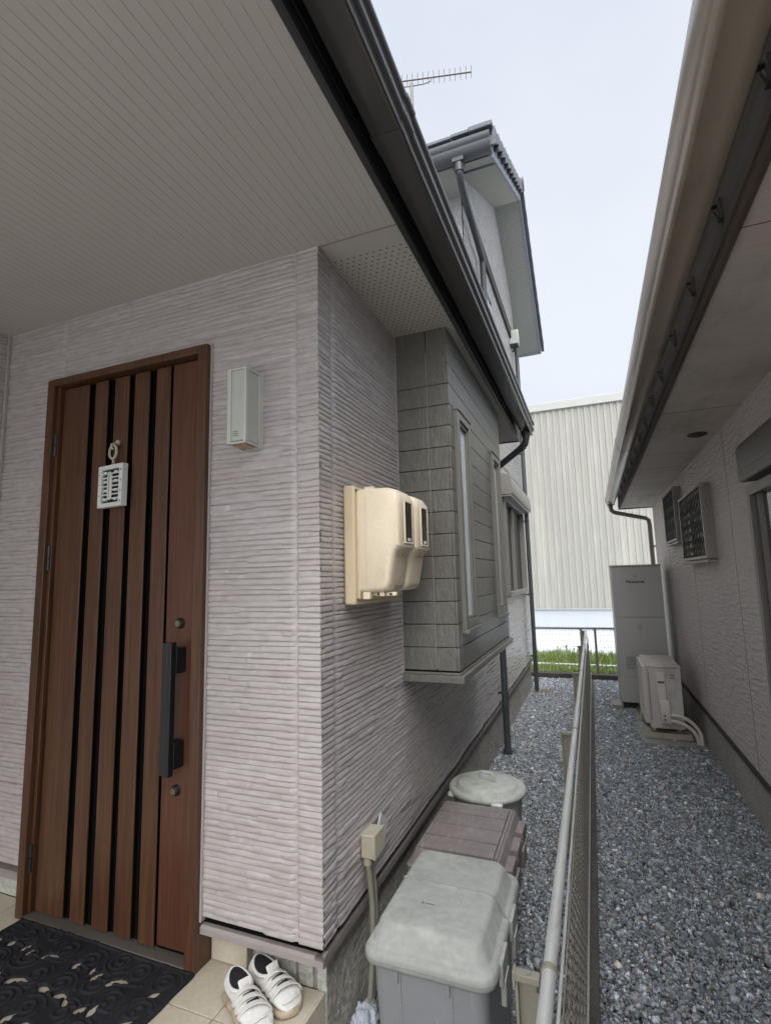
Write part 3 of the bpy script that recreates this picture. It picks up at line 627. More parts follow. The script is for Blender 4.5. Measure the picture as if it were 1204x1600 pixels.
rt = MB().tube([(XV+.0, YR-.03, ZR+.20), (XV+.08, YR-.03, ZR+.20)], .09, 16); build('ridge_end_tile', rt, 'roof', H1)
rt = MB().box(-.70, -.50, YE0-.15, YE0+.02, 5.31, 5.36); build('eave_end_tile', rt, 'roof', H1, .008)
ug = [(3.985, 5.16), (3.90, 5.135), (3.865, 5.15), (3.85, 5.18), (3.862, 5.19), (3.862, 5.215), (3.843, 5.225), (3.84, 5.262), (3.855, 5.267), (3.875, 5.262), (3.885, 5.18), (3.97, 5.185), (3.985, 5.24)]
gu2 = build('gutter', MB().prism(ug, 'X', -5.5, XV+.03), mat('gutter_upper', (.12, .125, .13), .4, .08), H1, sharp=60)
dq = MB().box(-.85, -.755, 3.875, 3.955, 5.105, 5.145).tube([(-.80, 3.915, 5.08), (-.80, 3.92, 5.02), (-.802, 3.96, 4.985), (-.806, 4.03, 4.97), (-.822, 4.93, 4.895), (-.825, 4.985, 4.87), (-.826, 5.0, 4.82), (-.826, 5.0, 3.3)], .030, 14)
dq.tube([(-.80, 3.915, 5.10), (-.80, 3.918, 5.03)], .038, 14)
build('downpipe', dq, 'pipe_l', H1)
build('belt_course', MB().box(XW-.01, XW+.034, 4.38, 7.88, 5.085, 5.235), 'belt', H1, .002)
wf = MB().box(XW, XW+.03, 5.18, 5.215, 3.9, 4.80).box(XW, XW+.03, 5.66, 5.70, 3.9, 4.80).box(XW, XW+.03, 5.215, 5.66, 4.76, 4.80).box(XW, XW+.02, 5.40, 5.43, 3.9, 4.76)
wn2 = build('window', wf, 'alu', H1); build('pane', MB().box(XW, XW+.008, 5.2, 5.68, 3.9, 4.77), 'glass_pale', wn2)
vh = []
for i in range(9):
    a = math.pi*i/8; vh.append((7.40+.075*math.cos(a), 5.13+.10*math.sin(a)))
vh = [(7.475, 4.99)]+vh+[(7.325, 4.99)]
build('vent_hood', MB().prism(vh, 'X', XW, XW+.13), 'lamp_pale', H1, .012)
build('vent_hood', MB().box(XW+.01, XW+.12, 7.335, 7.465, 4.975, 4.9895), 'black', H1)

# ================================================================== ON THE FRONT WALL
# wall lamp
lp = thing('wall_lamp', 'pale green-white rectangular lamp fixed to the wall right of the door', 'lamp', (-1.15, 1.6, 2.11))
lx0, lx1, ly0, ly1, lz0, lz1 = -1.214, -1.130, 1.497, 1.592, 2.125, 2.415
build('back_plate', MB().box(lx0-.012, lx1+.003, 1.592, 1.600, lz0-.004, lz1+.004), 'lamp_frame', lp, .001)
fm = MB(); e = .007
for xa, xb in ((lx0, lx0+.016), (lx1-.012, lx1)):
    fm.box(xa, xb, ly0-.002, ly0+.012, lz0, lz1)
fm.box(lx0, lx0+.012, ly1-.02, ly1, lz0, lz1).box(lx1-.008, lx1+.002, ly1-.016, ly1, lz0, lz1)
fm.box(lx0+.012, lx1-.008, ly0, ly1, lz1-.008, lz1).box(lx0, lx0+.01, ly0, ly1, lz0, lz0+.008).box(lx1-.008, lx1+.002, ly0+.012, ly1-.016, lz0, lz0+.008).box(lx0+.012, lx1-.008, ly0, ly0+.01, lz0, lz0+.008)
fm.box(lx1-.008, lx1+.002, ly0+.012, ly1-.016, lz1-.010, lz1)
build('frame', fm, 'lamp_frame', lp, .0008)
build('shade', MB().box(lx0+.005, lx1-.003, ly0+.004, ly1, lz0+.012, lz1-.009), 'lamp_pale', lp)
build('lens', MB().box(lx0+.016, lx1-.014, ly0+.020, ly1-.02, lz0-.004, lz0+.012), 'lamp_amber', lp, .003)
lm = MB()
for k in range(3): lm.box(-1.190, -1.168, ly0+.0025, ly0+.004, 2.155+k*.008, 2.157+k*.008)
build('lettering', lm, 'tray_text', lp)

# hanging plate on the door
ch = thing('hanging_plate', 'white slotted insect-repellent plate hanging from a ring hook on the door', 'plate', (-1.885, 1.583, 2.045))
ch.rotation_euler = (0, 0, R(-7))
W, Hh, th = .165, .182, .026
pm = MB(); w2, h2 = W/2, Hh/2; bd = .024
pm.box(-w2, -w2+bd, -th/2, th/2, -h2, h2).box(w2-bd, w2, -th/2, th/2, -h2, h2).box(-w2+bd, w2-bd, -th/2, th/2, h2-.018, h2).box(-w2+bd, w2-bd, -th/2, th/2, -h2, -h2+.018)
ni = 8
for i in range(1, ni): 
    z = -h2+.018+(Hh-.036)*i/ni
    pm.box(-w2+bd, w2-bd, -th/2+.002, .002, z-.0026, z+.0026)
build('frame', pm, 'white', ch, .001, local=True)
build('backing', MB().box(-w2+.01, w2-.01, 0, th/2-.0005, -h2+.01, h2-.01), 'black', ch, local=True)
ovo = []; 
for i in range(24):
    a = 2*math.pi*i/24; ovo.append((.014*math.cos(a), .062*math.copysign(abs(math.sin(a))**.45, math.sin(a))))
build('badge', MB().prism(ovo, 'Y', -th/2-.003, -th/2+.004), 'white', ch, .001, local=True)
pd = MB()
for sx in (-1, 1):
    for k in (-3, -1, 1, 3): pd.box(sx*.034-.0085, sx*.034+.0085, -th/2-.0008, 0, k*.0195-.0055, k*.0195+.0055)
each('pad', pd, 'white', ch, bevel=.002, local=True)
lt_ = MB()
for k in range(16): lt_.box(-.0025, .0025, -th/2-.0042, -th/2-.0028, .05-k*.0066, .0535-k*.0066)
for q in range(4): lt_.box(w2-.012, w2-.007, -th/2-.0008, -th/2, .06-.045*q, .068-.045*q).box(-w2+.007, -w2+.011, -th/2-.0008, -th/2, .05-.045*q, .055-.045*q)
build('lettering', lt_, 'tray_text', ch, local=True)
rg = []
for i in range(25):
    a = 2*math.pi*i/24; rg.append((.024*math.sin(a), -.004, .150+.030*math.cos(a)))
build('ring', MB().tube(rg, .0055, 8, False), 'box_beige', ch, local=True)
build('hook', MB().tube([(0, .018, .190), (0, .006, .191), (0, -.012, .182), (0, -.014, .170), (0, -.004, .162)], .005, 8), 'box_beige', ch, local=True)
build('hook_pad', MB().tube([(0, .0205, .195), (0, .012, .195)], .012, 14), 'box_beige', ch, local=True)
build('swivel', MB().tube([(0, -.002, .122), (0, -.002, .104)], .004, 8), 'box_beige', ch, local=True)
build('cord', MB().tube([(-.010, 0, h2), (0, -.002, .118), (.010, 0, h2)], .0014, 6), 'white', ch, local=True)

# ================================================================== METER BOX
mt = thing('meter_cabinet', 'cream plastic electricity meter cabinet with two hooded covers on the side wall', 'meter box', (XW, 1.9, 1.53))
y0, y1 = 1.775, 2.26; zb, zt = 1.525, 1.985
build('back_board', MB().box(XW+.004, XW+.052, y0, y1, zb, zt), 'cream_old', mt, .008)
build('back_board', MB().box(XW+.050, XW+.062, y0+.018, y1-.02, zb+.02, zt-.02), 'cream_old', mt, .005)
for (ya, yb) in ((1.795, 1.985), (2.005, 2.185)):
    # stepped hood: side outline (x depth, z) lofted across y with rounded ends
    xo = -.655; xb = XW+.058
    out_ = [(xb, 1.975), (xo-.055, 1.972), (xo-.020, 1.960), (xo-.003, 1.935), (xo, 1.905), (xo, 1.745), (xo-.004, 1.735), (xo-.022, 1.722), (xo-.030, 1.700), (xo-.048, 1.600), (xo-.056, 1.580), (xo-.075, 1.572), (xb, 1.568)]
    cx_, cz_ = (xb+xo)/2-.03, 1.77
    def ringy(y, k):
        r_ = []
        for px, pz in out_:
            qx = px if px == xb else px-k*.5
            qz = pz-k*(1 if pz > cz_ else -1)*(.8 if px != xo or pz > 1.9 else 0)
            r_.append((qx, y, qz))
        return r_
    rings = [ringy(ya, .022), ringy(ya+.006, .011), ringy(ya+.018, .003), ringy(ya+.034, 0), ringy(yb-.034, 0), ringy(yb-.018, .003), ringy(yb-.006, .011), ringy(yb, .022)]
    cv = build('cover', MB().loft(rings), 'cream', mt, 0, sharp=50)
    yc = (ya+yb)/2
    build('window', MB().box(xo-.002, xo+.0025, yc-.038, yc+.042, 1.760, 1.915), 'meter_win', cv, .001)
    build('window_rim', MB().box(xo-.001, xo+.004, yc-.043, yc-.038, 1.755, 1.92).box(xo-.001, xo+.004, yc+.042, yc+.047, 1.755, 1.92).box(xo-.001, xo+.004, yc-.038, yc+.042, 1.915, 1.92).box(xo-.001, xo+.004, yc-.038, yc+.042, 1.754, 1.760), 'cream', cv, .001)
    build('sticker', MB().box(xo+.0026, xo+.0034, yc-.015, yc+.022, 1.764, 1.776), 'white', cv)
    build('seam', MB().loft([[(xb+.030+a_, y_, z_) for y_, z_ in ((ya-.0006, 1.60), (ya-.0006, 1.945), (ya+.004, 1.9555), (ya+.004, 1.588))] for a_ in (0, .0025)]), 'cream_old', cv)
    build('screw', MB().tube([(xo-.032, yc, 1.712), (xo-.024, yc, 1.714)], .005, 10), 'skirt', cv)
each('clip', MB().box(XW+.07, XW+.10, 1.80, 1.83, 1.545, 1.572).box(XW+.13, XW+.15, 1.82, 1.84, 1.555, 1.572).box(XW+.06, XW+.19, 1.84, 1.862, 1.556, 1.570).box(XW+.07, XW+.11, 1.83, 1.85, 1.972, 1.984), 'cream', mt, bevel=.003)
build('screw', MB().tube([(XW+.052, 1.79, 1.965), (XW+.056, 1.79, 1.965)], .005, 10).tube([(XW+.052, 1.79, 1.545), (XW+.056, 1.79, 1.545)], .005, 10), 'tray_text', mt)
each('hole', MB().box(XW+.165, XW+.175, 1.837, 1.84, 1.558, 1.567).box(XW+.115, XW+.125, 1.837, 1.84, 1.558, 1.567), 'black', mt)

# outdoor junction box with conduit
jb = thing('junction_box', 'small beige cable box with ribbed conduit running down to the gravel', 'cable box', (-.85, 1.93, 0))
build('box', MB().box(XW+.006, -.828, 1.880, 1.975, .585, .668), 'box_beige', jb, .004)
build('box_lid', MB().box(-.8285, -.820, 1.879, 1.976, .584, .669), 'box_beige', jb, .002)
build('knockout', MB().tube([(-.862, 1.8805, .64), (-.862, 1.8775, .64)], .010, 14), 'box_beige', jb, .001)
build('back_plate', MB().obox((-.868, 2.060, .607), (.004, 0, 0), (0, .038, -.030), (0, .032, .040)), 'lamp_frame', jb, .002)
cp = []; nn = 110
for i in range(nn):
    t = i/(nn-1); cp.append((-.862+.010*math.sin(t*3.0), 1.905+.014*math.sin(t*4), .575-.50*t))
build('conduit', MB().tube(cp, [.0118 if i % 2 else .0102 for i in range(nn)], 12), 'conduit', jb, sharp=180)
build('conduit', MB().tube([(x_-.004, y_+.042, z_) for x_, y_, z_ in cp], [.0100 if i % 2 else .0088 for i in range(nn)], 10), 'conduit', jb, sharp=180)
each('fitting', MB().tube([(-.862, 1.905, .590), (-.862, 1.905, .555)], .016, 12).tube([(-.861, 1.898, .10), (-.862, 1.897, .04)], .0175, 12), 'box_beige', jb, size=24)

# crumpled bag behind the front bin
bm = bmesh.new(); bmesh.ops.create_icosphere(bm, subdivisions=4, radius=1)
for v in bm.verts:
    p = v.co.copy(); n_ = (math.sin(p.x*9+p.y*5)*.10+math.sin(p.y*13-p.z*7)*.08+math.sin(p.z*17+p.x*11)*.07+random.uniform(-.02, .02))
    v.co = Vector((p.x*.045*(1+n_), p.y*.06*(1+n_), p.z*.050*(1+n_)))
me = bpy.data.meshes.new('plastic_bag'); bm.to_mesh(me); bm.free(); finish(me, 25); me.materials.append(MT['bag'])
o = bpy.data.objects.new('plastic_bag', me); COL.objects.link(o); o.location = (-.862, 1.86, .058); tag(o, 'crumpled pale plastic bag wedged between the front bin and the wall', 'bag')

# ================================================================== BINS
def rrect(cx, cy, hx, hy, r, z, n=6):
    pts = []
    for sx, sy, a0 in ((1, 1, 0), (-1, 1, 90), (-1, -1, 180), (1, -1, 270)):
        for i in range(n+1):
            a = R(a0+90*i/n); pts.append((cx+sx*(hx-r)+r*math.cos(a), cy+sy*(hy-r)+r*math.sin(a), z))
    return pts
b1 = thing('storage_bin', 'weathered grey rectangular bin with pale domed lid, nearest of the row', 'bin', (-.54, 1.85, 0))
cx, cy = -.535, 1.845
build('body', MB().loft([rrect(cx, cy, .150, .235, .035, 0), rrect(cx, cy, .155, .240, .035, .02), rrect(cx, cy, .176, .257, .04, .40), rrect(cx, cy, .178, .259, .04, .475)]), 'bin_body', b1)
sc2 = MB(); rs_ = random.Random(21)
for k in range(14):
    x_ = cx+rs_.uniform(-.13, .13); z_ = rs_.uniform(.16, .44); a_ = rs_.gauss(1.2, .5); l_ = rs_.uniform(.008, .045); yy_ = cy-.2415-.0185*(z_-.02)/.38-.0006
    sc2.bar((x_, yy_, z_), (x_+math.cos(a_)*l_, yy_-.0485*math.sin(a_)*l_, z_+math.sin(a_)*l_), .0012, .0006, (0, 1, 0))
scf = sc2
rb = MB()
for xx_ in (-.085, .075): rb.bar((cx+xx_*.92, cy-.2395, .03), (cx+xx_, cy-.2595, .455), .006, .006, (0, 1, 0))
rb.box(cx-.10, cx-.088, cy-.2655, cy-.255, .42, .462).box(cx+.058, cx+.07, cy-.2655, cy-.255, .42, .462)
build('rib', rb, 'bin_body', b1, .001)
each('scuff_mark', scf, 'bin_lid', [o for o in b1.children if o.name.startswith('body')][0])
lid = MB().loft([rrect(cx, cy, .198, .277, .045, .462), rrect(cx, cy, .203, .282, .05, .468), rrect(cx, cy, .203, .282, .05, .490), rrect(cx, cy, .197, .276, .048, .500),
                 rrect(cx, cy, .186, .262, .045, .501), rrect(cx, cy, .180, .252, .045, .506), rrect(cx-.004, cy, .166, .236, .04, .548), rrect(cx-.004, cy, .160, .228, .04, .556), rrect(cx-.004, cy, .148, .214, .035, .560)])
ld = build('lid', lid, 'bin_lid', b1, sharp=60)
cr_ = MB()
cr_.obox((cx-.004, cy+.015, .5612), (.163, -.004, 0), (0, .0025, 0), (0, 0, .0015)).bar((cx+.157, cy+.011, .5605), (cx+.193, cy+.01, .501), .005, .003, (0, 0, 1))
cr_.bar((cx+.06, cy-.02, .5607), (cx+.058, cy-.075, .5607), .002, .002).bar((cx+.07, cy+.19, .5607), (cx+.069, cy+.14, .5607), .002, .002)
cr_.obox((cx-.004, cy+.205, .5606), (.150, -.003, 0), (0, .0022, 0), (0, 0, .0012))
build('hinge_line', cr_, 'bin_lid', ld)
build('rim_line', MB().loft([rrect(cx, cy, .2042, .2832, .05, .4785), rrect(cx, cy, .2042, .2832, .05, .4800)]), 'bin_body', ld)
build('hinge_line', MB().obox((cx-.004, cy+.0215, .5603), (.150, -.004, 0), (0, .0014, 0), (0, 0, .0012)), 'bin_body', ld)
cl = MB()
for yc in (cy-.14, cy+.06):
    cl.box(cx+.198, cx+.212, yc-.05, yc+.05, .43, .494).box(cx+.200, cx+.216, yc-.035, yc+.035, .37, .44)
each('clip', cl, 'bin_lid', b1, bevel=.003)
build('print', MB().box(cx-.05, cx-.015, cy-.102, cy-.100, .5602, .5612).box(cx-.06, cx-.055, cy-.106, cy-.096, .5602, .5612), 'tray_text', ld)

b2 = thing('storage_bin', 'faded brown rectangular bin with plank-grooved lid between the grey bin and the round bin', 'bin', (-.56, 2.45, 0))
cx, cy = -.600, 2.445
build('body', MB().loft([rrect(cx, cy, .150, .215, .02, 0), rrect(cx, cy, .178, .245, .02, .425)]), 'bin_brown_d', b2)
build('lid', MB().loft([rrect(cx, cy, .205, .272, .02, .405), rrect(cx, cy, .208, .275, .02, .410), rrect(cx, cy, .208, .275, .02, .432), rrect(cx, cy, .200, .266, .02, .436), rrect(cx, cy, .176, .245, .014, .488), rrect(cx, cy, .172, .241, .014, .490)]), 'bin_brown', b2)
lid2 = [o for o in b2.children if o.name.startswith('lid')][0]
gl_ = MB(); pl_ = MB()
ed = [cy-.238, cy-.122, cy-.003, cy+.116, cy+.236]
for i in range(4): pl_.box(cx-.168, cx+.150, ed[i]+.0035, ed[i+1]-.0035, .490, .4965)
pl_.box(cx+.155, cx+.168, cy-.236, cy+.234, .490, .4965)
build('plank_bed', MB().box(cx-.1675, cx+.1675, cy-.2355, cy+.2335, .489, .4915), 'bin_brown_d', lid2)
build('plank', pl_, 'bin_brown', lid2, .0012)
cl = MB()
for yc in (cy-.165, cy+.0, cy+.165):
    cl.box(cx+.186, cx+.224, yc-.06, yc+.06, .395, .455)
cl.box(cx+.20, cx+.221, cy-.26, cy+.26, .400, .425)
for yc in (cy-.12, cy+.10): cl.box(cx+.196, cx+.232, yc-.045, yc+.045, .33, .40)
each('clip', cl, 'bin_brown', b2, bevel=.003)

b3 = thing('round_bin', 'round green-grey lidded bin at the back of the row', 'bin', (-.612, 2.95, 0))
c3 = (-.612, 2.955)
build('body', MB().lathe([(.148, 0), (.152, .01), (.182, .46), (.19, .465)], c3), 'bin_lid', b3)
build('lid', MB().lathe([(.196, .462), (.205, .466), (.208, .476), (.206, .486), (.198, .492), (.190, .488), (.172, .484), (.166, .486), (.161, .506), (.155, .511), (.10, .516), (.0005, .518)], c3, 56), 'bin_round', b3, sharp=60)
build('handle', MB().tube([(-.662, 2.975, .516), (-.657, 2.973, .545), (-.640, 2.966, .552), (-.584, 2.944, .552), (-.567, 2.937, .545), (-.562, 2.935, .516)], .008, 8), 'bin_round', b3)
each('clip', MB().box(-.555, -.50, 2.742, 2.772, .455, .478).box(-.80, -.765, 2.83, 2.90, .455, .475), 'white', b3, bevel=.003)

# ================================================================== SHOES
def shoe(name, label, hx, hy, ang, L=.215):
    t = thing(name, label, 'shoe', (hx, hy, ZP), R(ang), group='pair of white shoes on the porch tiles'); t.scale = (1.14, 1.2, 1.15)
    # local: x forward from heel, y left, z up
    ks = [0, .03, .10, .2, .32, .45, .58, .7, .82, .91, .97, 1.0]
    wd = [.016, .026, .031, .032, .031, .032, .036, .040, .040, .035, .024, .010]
    # sole
    def ring(k, w_, z0, z1, n=14, inset=0, top=1.0):
        r_ = []
        for i in range(n):
            a = 2*math.pi*i/n; c, s_ = math.cos(a), math.sin(a)
            e_ = .55
            yy_ = math.copysign(abs(c)**e_, c)*(w_-inset); zz = (z0+z1)/2+math.copysign(abs(s_)**e_, s_)*(z1-z0)/2
            r_.append((k*L, yy_, zz))
        return r_
    build('sole', MB().loft([ring(k, w_+.002, .0005+(.004 if k > .93 else 0), .021+(.004 if k > .9 else 0)) for k, w_ in zip(ks, wd)]), 'shoe_sole', t, local=True, sharp=60)
    # upper: from heel counter to toe, open collar in the back
    n = 20; rings = []
    tops = [.064, .070, .068, .060, .060, .066, .062, .054, .046, .039, .030, .020]
    for k, w_, tp in zip(ks, wd, tops):
        r_ = []
        for i in range(n):
            a = 2*math.pi*i/n; c, s_ = math.cos(a), math.sin(a)
            yy_ = math.copysign(abs(c)**.75, c)*w_*(1.0 if s_ < 0 else 1.0-.30*s_*s_); z_ = .014
            zz = z_+(tp-z_)*(s_*.5+.5)**.8
            r_.append((k*L, yy_, zz))
        rings.append(r_)
    up_ = MB().loft(rings)
    me_o = build('upper', up_, 'shoe', t, local=True, sharp=180)
    ss = me_o.modifiers.new('smooth', 'SUBSURF'); ss.levels = 1; ss.render_levels = 1
    # collar opening: dark lining bowl with padded rim
    def oval(a_, b_, cx_, z_, n=26, slope=0, dip=0):
        return [(cx_+a_*math.cos(2*math.pi*i/n), b_*math.sin(2*math.pi*i/n), z_+slope*math.cos(2*math.pi*i/n)-dip*math.sin(2*math.pi*i/n)**2) for i in range(n)]
    cxo = .058
    build('lining', MB().loft([oval(.043, .0255, cxo, .0725, slope=-.003, dip=.010), oval(.041, .0235, cxo, .0735, slope=-.003, dip=.010), oval(.038, .021, cxo, .066, slope=-.003, dip=.010), oval(.036, .02, cxo, .045), oval(.02, .01, cxo, .030)], True), 'shoe_in', t, local=True, sharp=60)
    rim = oval(.046, .028, cxo, .0690, slope=-.003, dip=.010); rim.append(rim[0])
    build('collar', MB().tube(rim, .0048, 8, False), 'shoe', t, local=True, sharp=180)
    # tongue and three straps over the instep
    build('tongue', MB().loft([[(.100, y_, z_) for y_, z_ in ((-.018, .064), (.018, .064), (.016, .069), (-.016, .069))], [(.088, y_, z_+.018) for y_, z_ in ((-.020, .064), (.020, .064), (.018, .069), (-.018, .069))]]), 'shoe', t, .002, local=True)
    for q, (k0, zt_, wdt) in enumerate(((.108, .069, .033), (.133, .064, .036), (.156, .0575, .038))):
        arc = []; m_n = 12
        for i in range(m_n+1):
            a = math.pi*(.06+.88*i/m_n); arc.append((k0+.012*math.cos(a), math.cos(a)*(wdt+.001), .020+(zt_-.018)*math.sin(a)**.72))
        st = MB()
        rings = []
        for i, p_ in enumerate(arc):
            a = math.pi*(.06+.88*i/m_n); nx = Vector((0, math.cos(a), math.sin(a)))
            o1 = Vector(p_); o2 = o1+nx*.0030; hw = .0075
            rings.append([o1+Vector((-hw, 0, 0)), o1+Vector((hw, 0, 0)), o2+Vector((hw, 0, 0)), o2+Vector((-hw, 0, 0))])
        st.loft(rings); build('strap', st, 'strap', t, .0008, local=True, sharp=50)
    sp_ = MB()
    for k0, zt_ in ((.1205, .0645), (.1445, .0590)):
        sp_.loft([[(k0-.006, y_, z_+.002) for y_, z_ in ((-.022, zt_-.012), (.022, zt_-.012), (.014, zt_-.0015), (-.014, zt_-.0015))], [(k0+.006, y_, z_) for y_, z_ in ((-.022, zt_-.012), (.022, zt_-.012), (.014, zt_-.0015), (-.014, zt_-.0015))]])
    build('tongue_gap', sp_, 'shoe_in', t, local=True)
    sm = []
    for i in range(13):
        a = -1.25+2.5*i/12; sm.append((.178+.020*math.cos(a)-.004, .031*math.sin(a), .0475-.010*abs(math.sin(a))-.004*math.cos(a)))
    build('seam', MB().tube(sm, .0007, 6), 'conduit', t, local=True)
    return t
shoe('shoe', 'white velcro-strap shoe with dark lining, nearer the camera of the pair', -1.208, 1.556, -29, .215)
shoe('shoe', 'white velcro-strap shoe with dark lining, tucked behind the other against the foundation', -1.170, 1.626, -20, .20)

# ================================================================== DOORMAT
def doormat():
    x0, x1, y0, y1 = -2.262, -1.375, .98, 1.572
    nx, ny = 300, 200
    X, Y = np.meshgrid(np.linspace(x0, x1, nx), np.linspace(y0, y1, ny), indexing='ij')
    wob = .004*np.sin(Y*40)
    hgt = np.full(X.shape, .0055)
    def ridge(d, w_, a): return a*np.clip(1-(d/w_)**2, 0, 1)
    rel = np.zeros(X.shape); near = np.full(X.shape, 9.)
    def curve(P, w_=.0065, a=.005):
        nonlocal rel, near
        P = np.array(P)
        for i in range(len(P)-1):
            A, B = P[i], P[i+1]
            m = (X > min(A[0], B[0])-.03) & (X < max(A[0], B[0])+.03) & (Y > min(A[1], B[1])-.03) & (Y < max(A[1], B[1])+.03)
            if not m.any(): continue
            d = B-A; t = np.clip(((X[m]-A[0])*d[0]+(Y[m]-A[1])*d[1])/(d@d+1e-12), 0, 1)
            dd = np.hypot(X[m]-A[0]-t*d[0], Y[m]-A[1]-t*d[1])
            rel[m] = np.maximum(rel[m], ridge(dd, w_, a)); near[m] = np.minimum(near[m], dd)
    def spiral(cx, cy, r, a0, sgn, turns=1.6):
        curve([(cx+r*(1-.82*t)*math.cos(a0+sgn*t*turns*2*math.pi), cy+r*(1-.82*t)*math.sin(a0+sgn*t*turns*2*math.pi)) for t in np.linspace(0, 1, 34)])
    bars = [-2.188, -1.842, -1.499]
    for bx_ in bars:
        for o_ in (-.009, .009): curve([(bx_+o_, yy_) for yy_ in np.linspace(y0, y1, 12)], .006, .006)
    for e_ in (x0+.008, x1-.008): curve([(e_, y0), (e_, y1)], .007, .006)
    for e_ in (y0+.008, y1-.010): curve([(x0, e_), (x1, e_)], .007, .006)
    cols = [(x0, bars[0]), (bars[0], bars[1]), (bars[1], bars[2]), (bars[2], x1)]
    rr_ = random.Random(5)
    for a, b in cols:
        wdt = b-a; nc = max(1, round(wdt/.12))
        for i in range(nc):
            for j in range(5):
                cx_ = a+wdt*(i+.5)/nc+rr_.uniform(-.008, .008); cy_ = y1-.06-.118*j+rr_.uniform(-.01, .01)+(.02 if i % 2 else -.01)
                if cy_ < y0+.05: continue
                s_ = 1 if (i+j) % 2 else -1; a0 = rr_.uniform(0, 6.28)
                spiral(cx_, cy_, .045, a0, s_)
                r2 = .052; curve([(cx_+r2*math.cos(a0+q)*1.15, cy_+r2*math.sin(a0+q)) for q in np.linspace(.5, 3.4, 10)], .005, .004)
        if nc > 1:
            for j in range(1, 5):
                yb_ = y1-.118*j+.0
                curve([(x_, yb_+.014*math.sin((x_-a)/wdt*2*math.pi+j)) for x_ in np.linspace(a, b, 24)], .006, .005)
    Z = ZP+.004+.0045+rel*1.0+.0006*np.sin(X*900)*np.sin(Y*900)
    # openings: compact leaf shapes where no ridge runs
    hole = np.zeros(X.shape, bool)
    for a, b in cols:
        wdt = b-a; nc = max(1, round(wdt/.12))
        if nc == 1: cand = [(a+wdt*.5, y1-.118*(j+.98), 0) for j in range(4)]
        else: cand = [(a+wdt*(i+q)/nc, y1-.06-.118*j-.062+(.0 if i % 2 else .012), rr_.uniform(-.9, .9)) for i in range(nc) for j in range(5) for q in (.30, .98)]
        for cx_, cy_, an in cand:
            if cx_ > b-.02 or cy_ < y0+.03: continue
            l_, w_ = rr_.uniform(.024, .038), rr_.uniform(.011, .016); an += rr_.choice([0, .8, 1.6])
            u_ = (X-cx_)*math.cos(an)+(Y-cy_)*math.sin(an); v_ = -(X-cx_)*math.sin(an)+(Y-cy_)*math.cos(an)
            tt2 = np.clip(u_/l_, -1, 1); hole |= (abs(u_) < l_) & (abs(v_) < w_*(1-tt2**2)*(1-.5*tt2))
    hole &= (X > x0+.02) & (X < x1-.02) & (Y < y1-.02)
    Z = np.where(hole, ZP+.003, Z)
    mask = ~(hole[:-1, :-1] & hole[1:, 1:] & hole[1:, :-1] & hole[:-1, 1:])
    Z[0, :] = ZP+.001; Z[-1, :] = ZP+.001; Z[:, 0] = ZP+.001; Z[:, -1] = ZP+.001
    X = X+.0015*np.sin(Y*50); Y = Y+.003*np.sin(X*9)
    o = grid_mesh('doormat', X, Y, Z, mask, 'rubber', None); tag(o, 'black rubber doormat with scrollwork openings in front of the door', 'doormat')
doormat()

# ================================================================== NEAR FENCE
fn = thing('fence', 'low mesh fence with round pale top rail running down the middle of the alley', 'fence', (-.14, 3, 0), group=None)
build('top_rail', MB().tube([(-.145, .55, .775), (-.145, 8.55, .775)], .0148, 18), 'rail', fn)
for yj in (1.34, 3.36, 5.4, 7.4): build('rail_joint', MB().tube([(-.145, yj-.0, .775), (-.145, yj+.10, .775)], .0157, 18), 'rail', fn)
wm = MB(); Yy = .6; hx_ = 0
nz_ = 13; zl = np.linspace(.155, .735, nz_)
while Yy < 8.5:
    for sgn in (1, -1):
        P = [(-.121+.0035*((-1)**k), Yy+sgn*((k % 2)*.044), float(z)) for k, z in enumerate(zl)]
        for k in range(nz_-1): wm.bar(P[k], P[k+1], .0024, .0024, (1, 0, 0))
    Yy += .044
build('mesh', wm, 'mesh_wire', fn)
build('bottom_wire', MB().tube([(-.117, .55, .160), (-.117, 8.5, .160)], .0045, 8).tube([(-.126, .55, .735), (-.126, 8.5, .735)], .004, 8), 'rail', fn)
build('curb', MB().box(-.16, -.085, .5, 8.55, 0, .045), 'curb', fn, .005)
for yp in (1.262, 3.10, 4.92, 6.74, 8.50):
    ps = MB().box(-.218, -.168, yp-.003, yp+.003, 0, .752).box(-.218, -.212, yp-.02, yp+.018, 0, .752).box(-.174, -.168, yp-.02, yp+.018, 0, .735)
    pp = build('post', ps, 'fence_post', fn, .001)
    build('clamp', MB().box(-.222, -.165, yp-.026, yp-.004, .752, .766).box(-.222, -.216, yp-.028, yp-.002, .74, .77).tube([(-.145, yp-.020, .775), (-.145, yp-.002, .775)], .0178, 18).tube([(-.188, yp-.015, .764), (-.188, yp-.015, .771)], .005, 8), 'fence_post', pp, .001)

# far fence
ff = thing('fence', 'dark wire-grid fence across the far end of the gravel', 'fence', (-.3, 8.78, 0))
build('top_rail', MB().tube([(-4, 8.78, .775), (3.5, 8.78, .775)], .017, 12), 'rail_dark', ff)
wm = MB()
x = -2.4
while x < 1.3: wm.box(x-.0022, x+.0022, 8.778, 8.782, .07, .765); x += .05
for z in (.10, .19, .29, .39, .49, .58, .67, .74): wm.box(-2.4, 1.3, 8.7825, 8.786, z-.0018, z+.0018)
build('wire_grid', wm, 'wire_dark', ff)
for xp in (-2.2, -.225, -.02, 1.2): build('post', MB().box(xp-.016, xp+.016, 8.788, 8.82, 0, .765), 'rail_dark', ff)
build('curb', MB().box(-4, 3.5, 8.70, 8.84, 0, .085), 'curb', ff, .006)

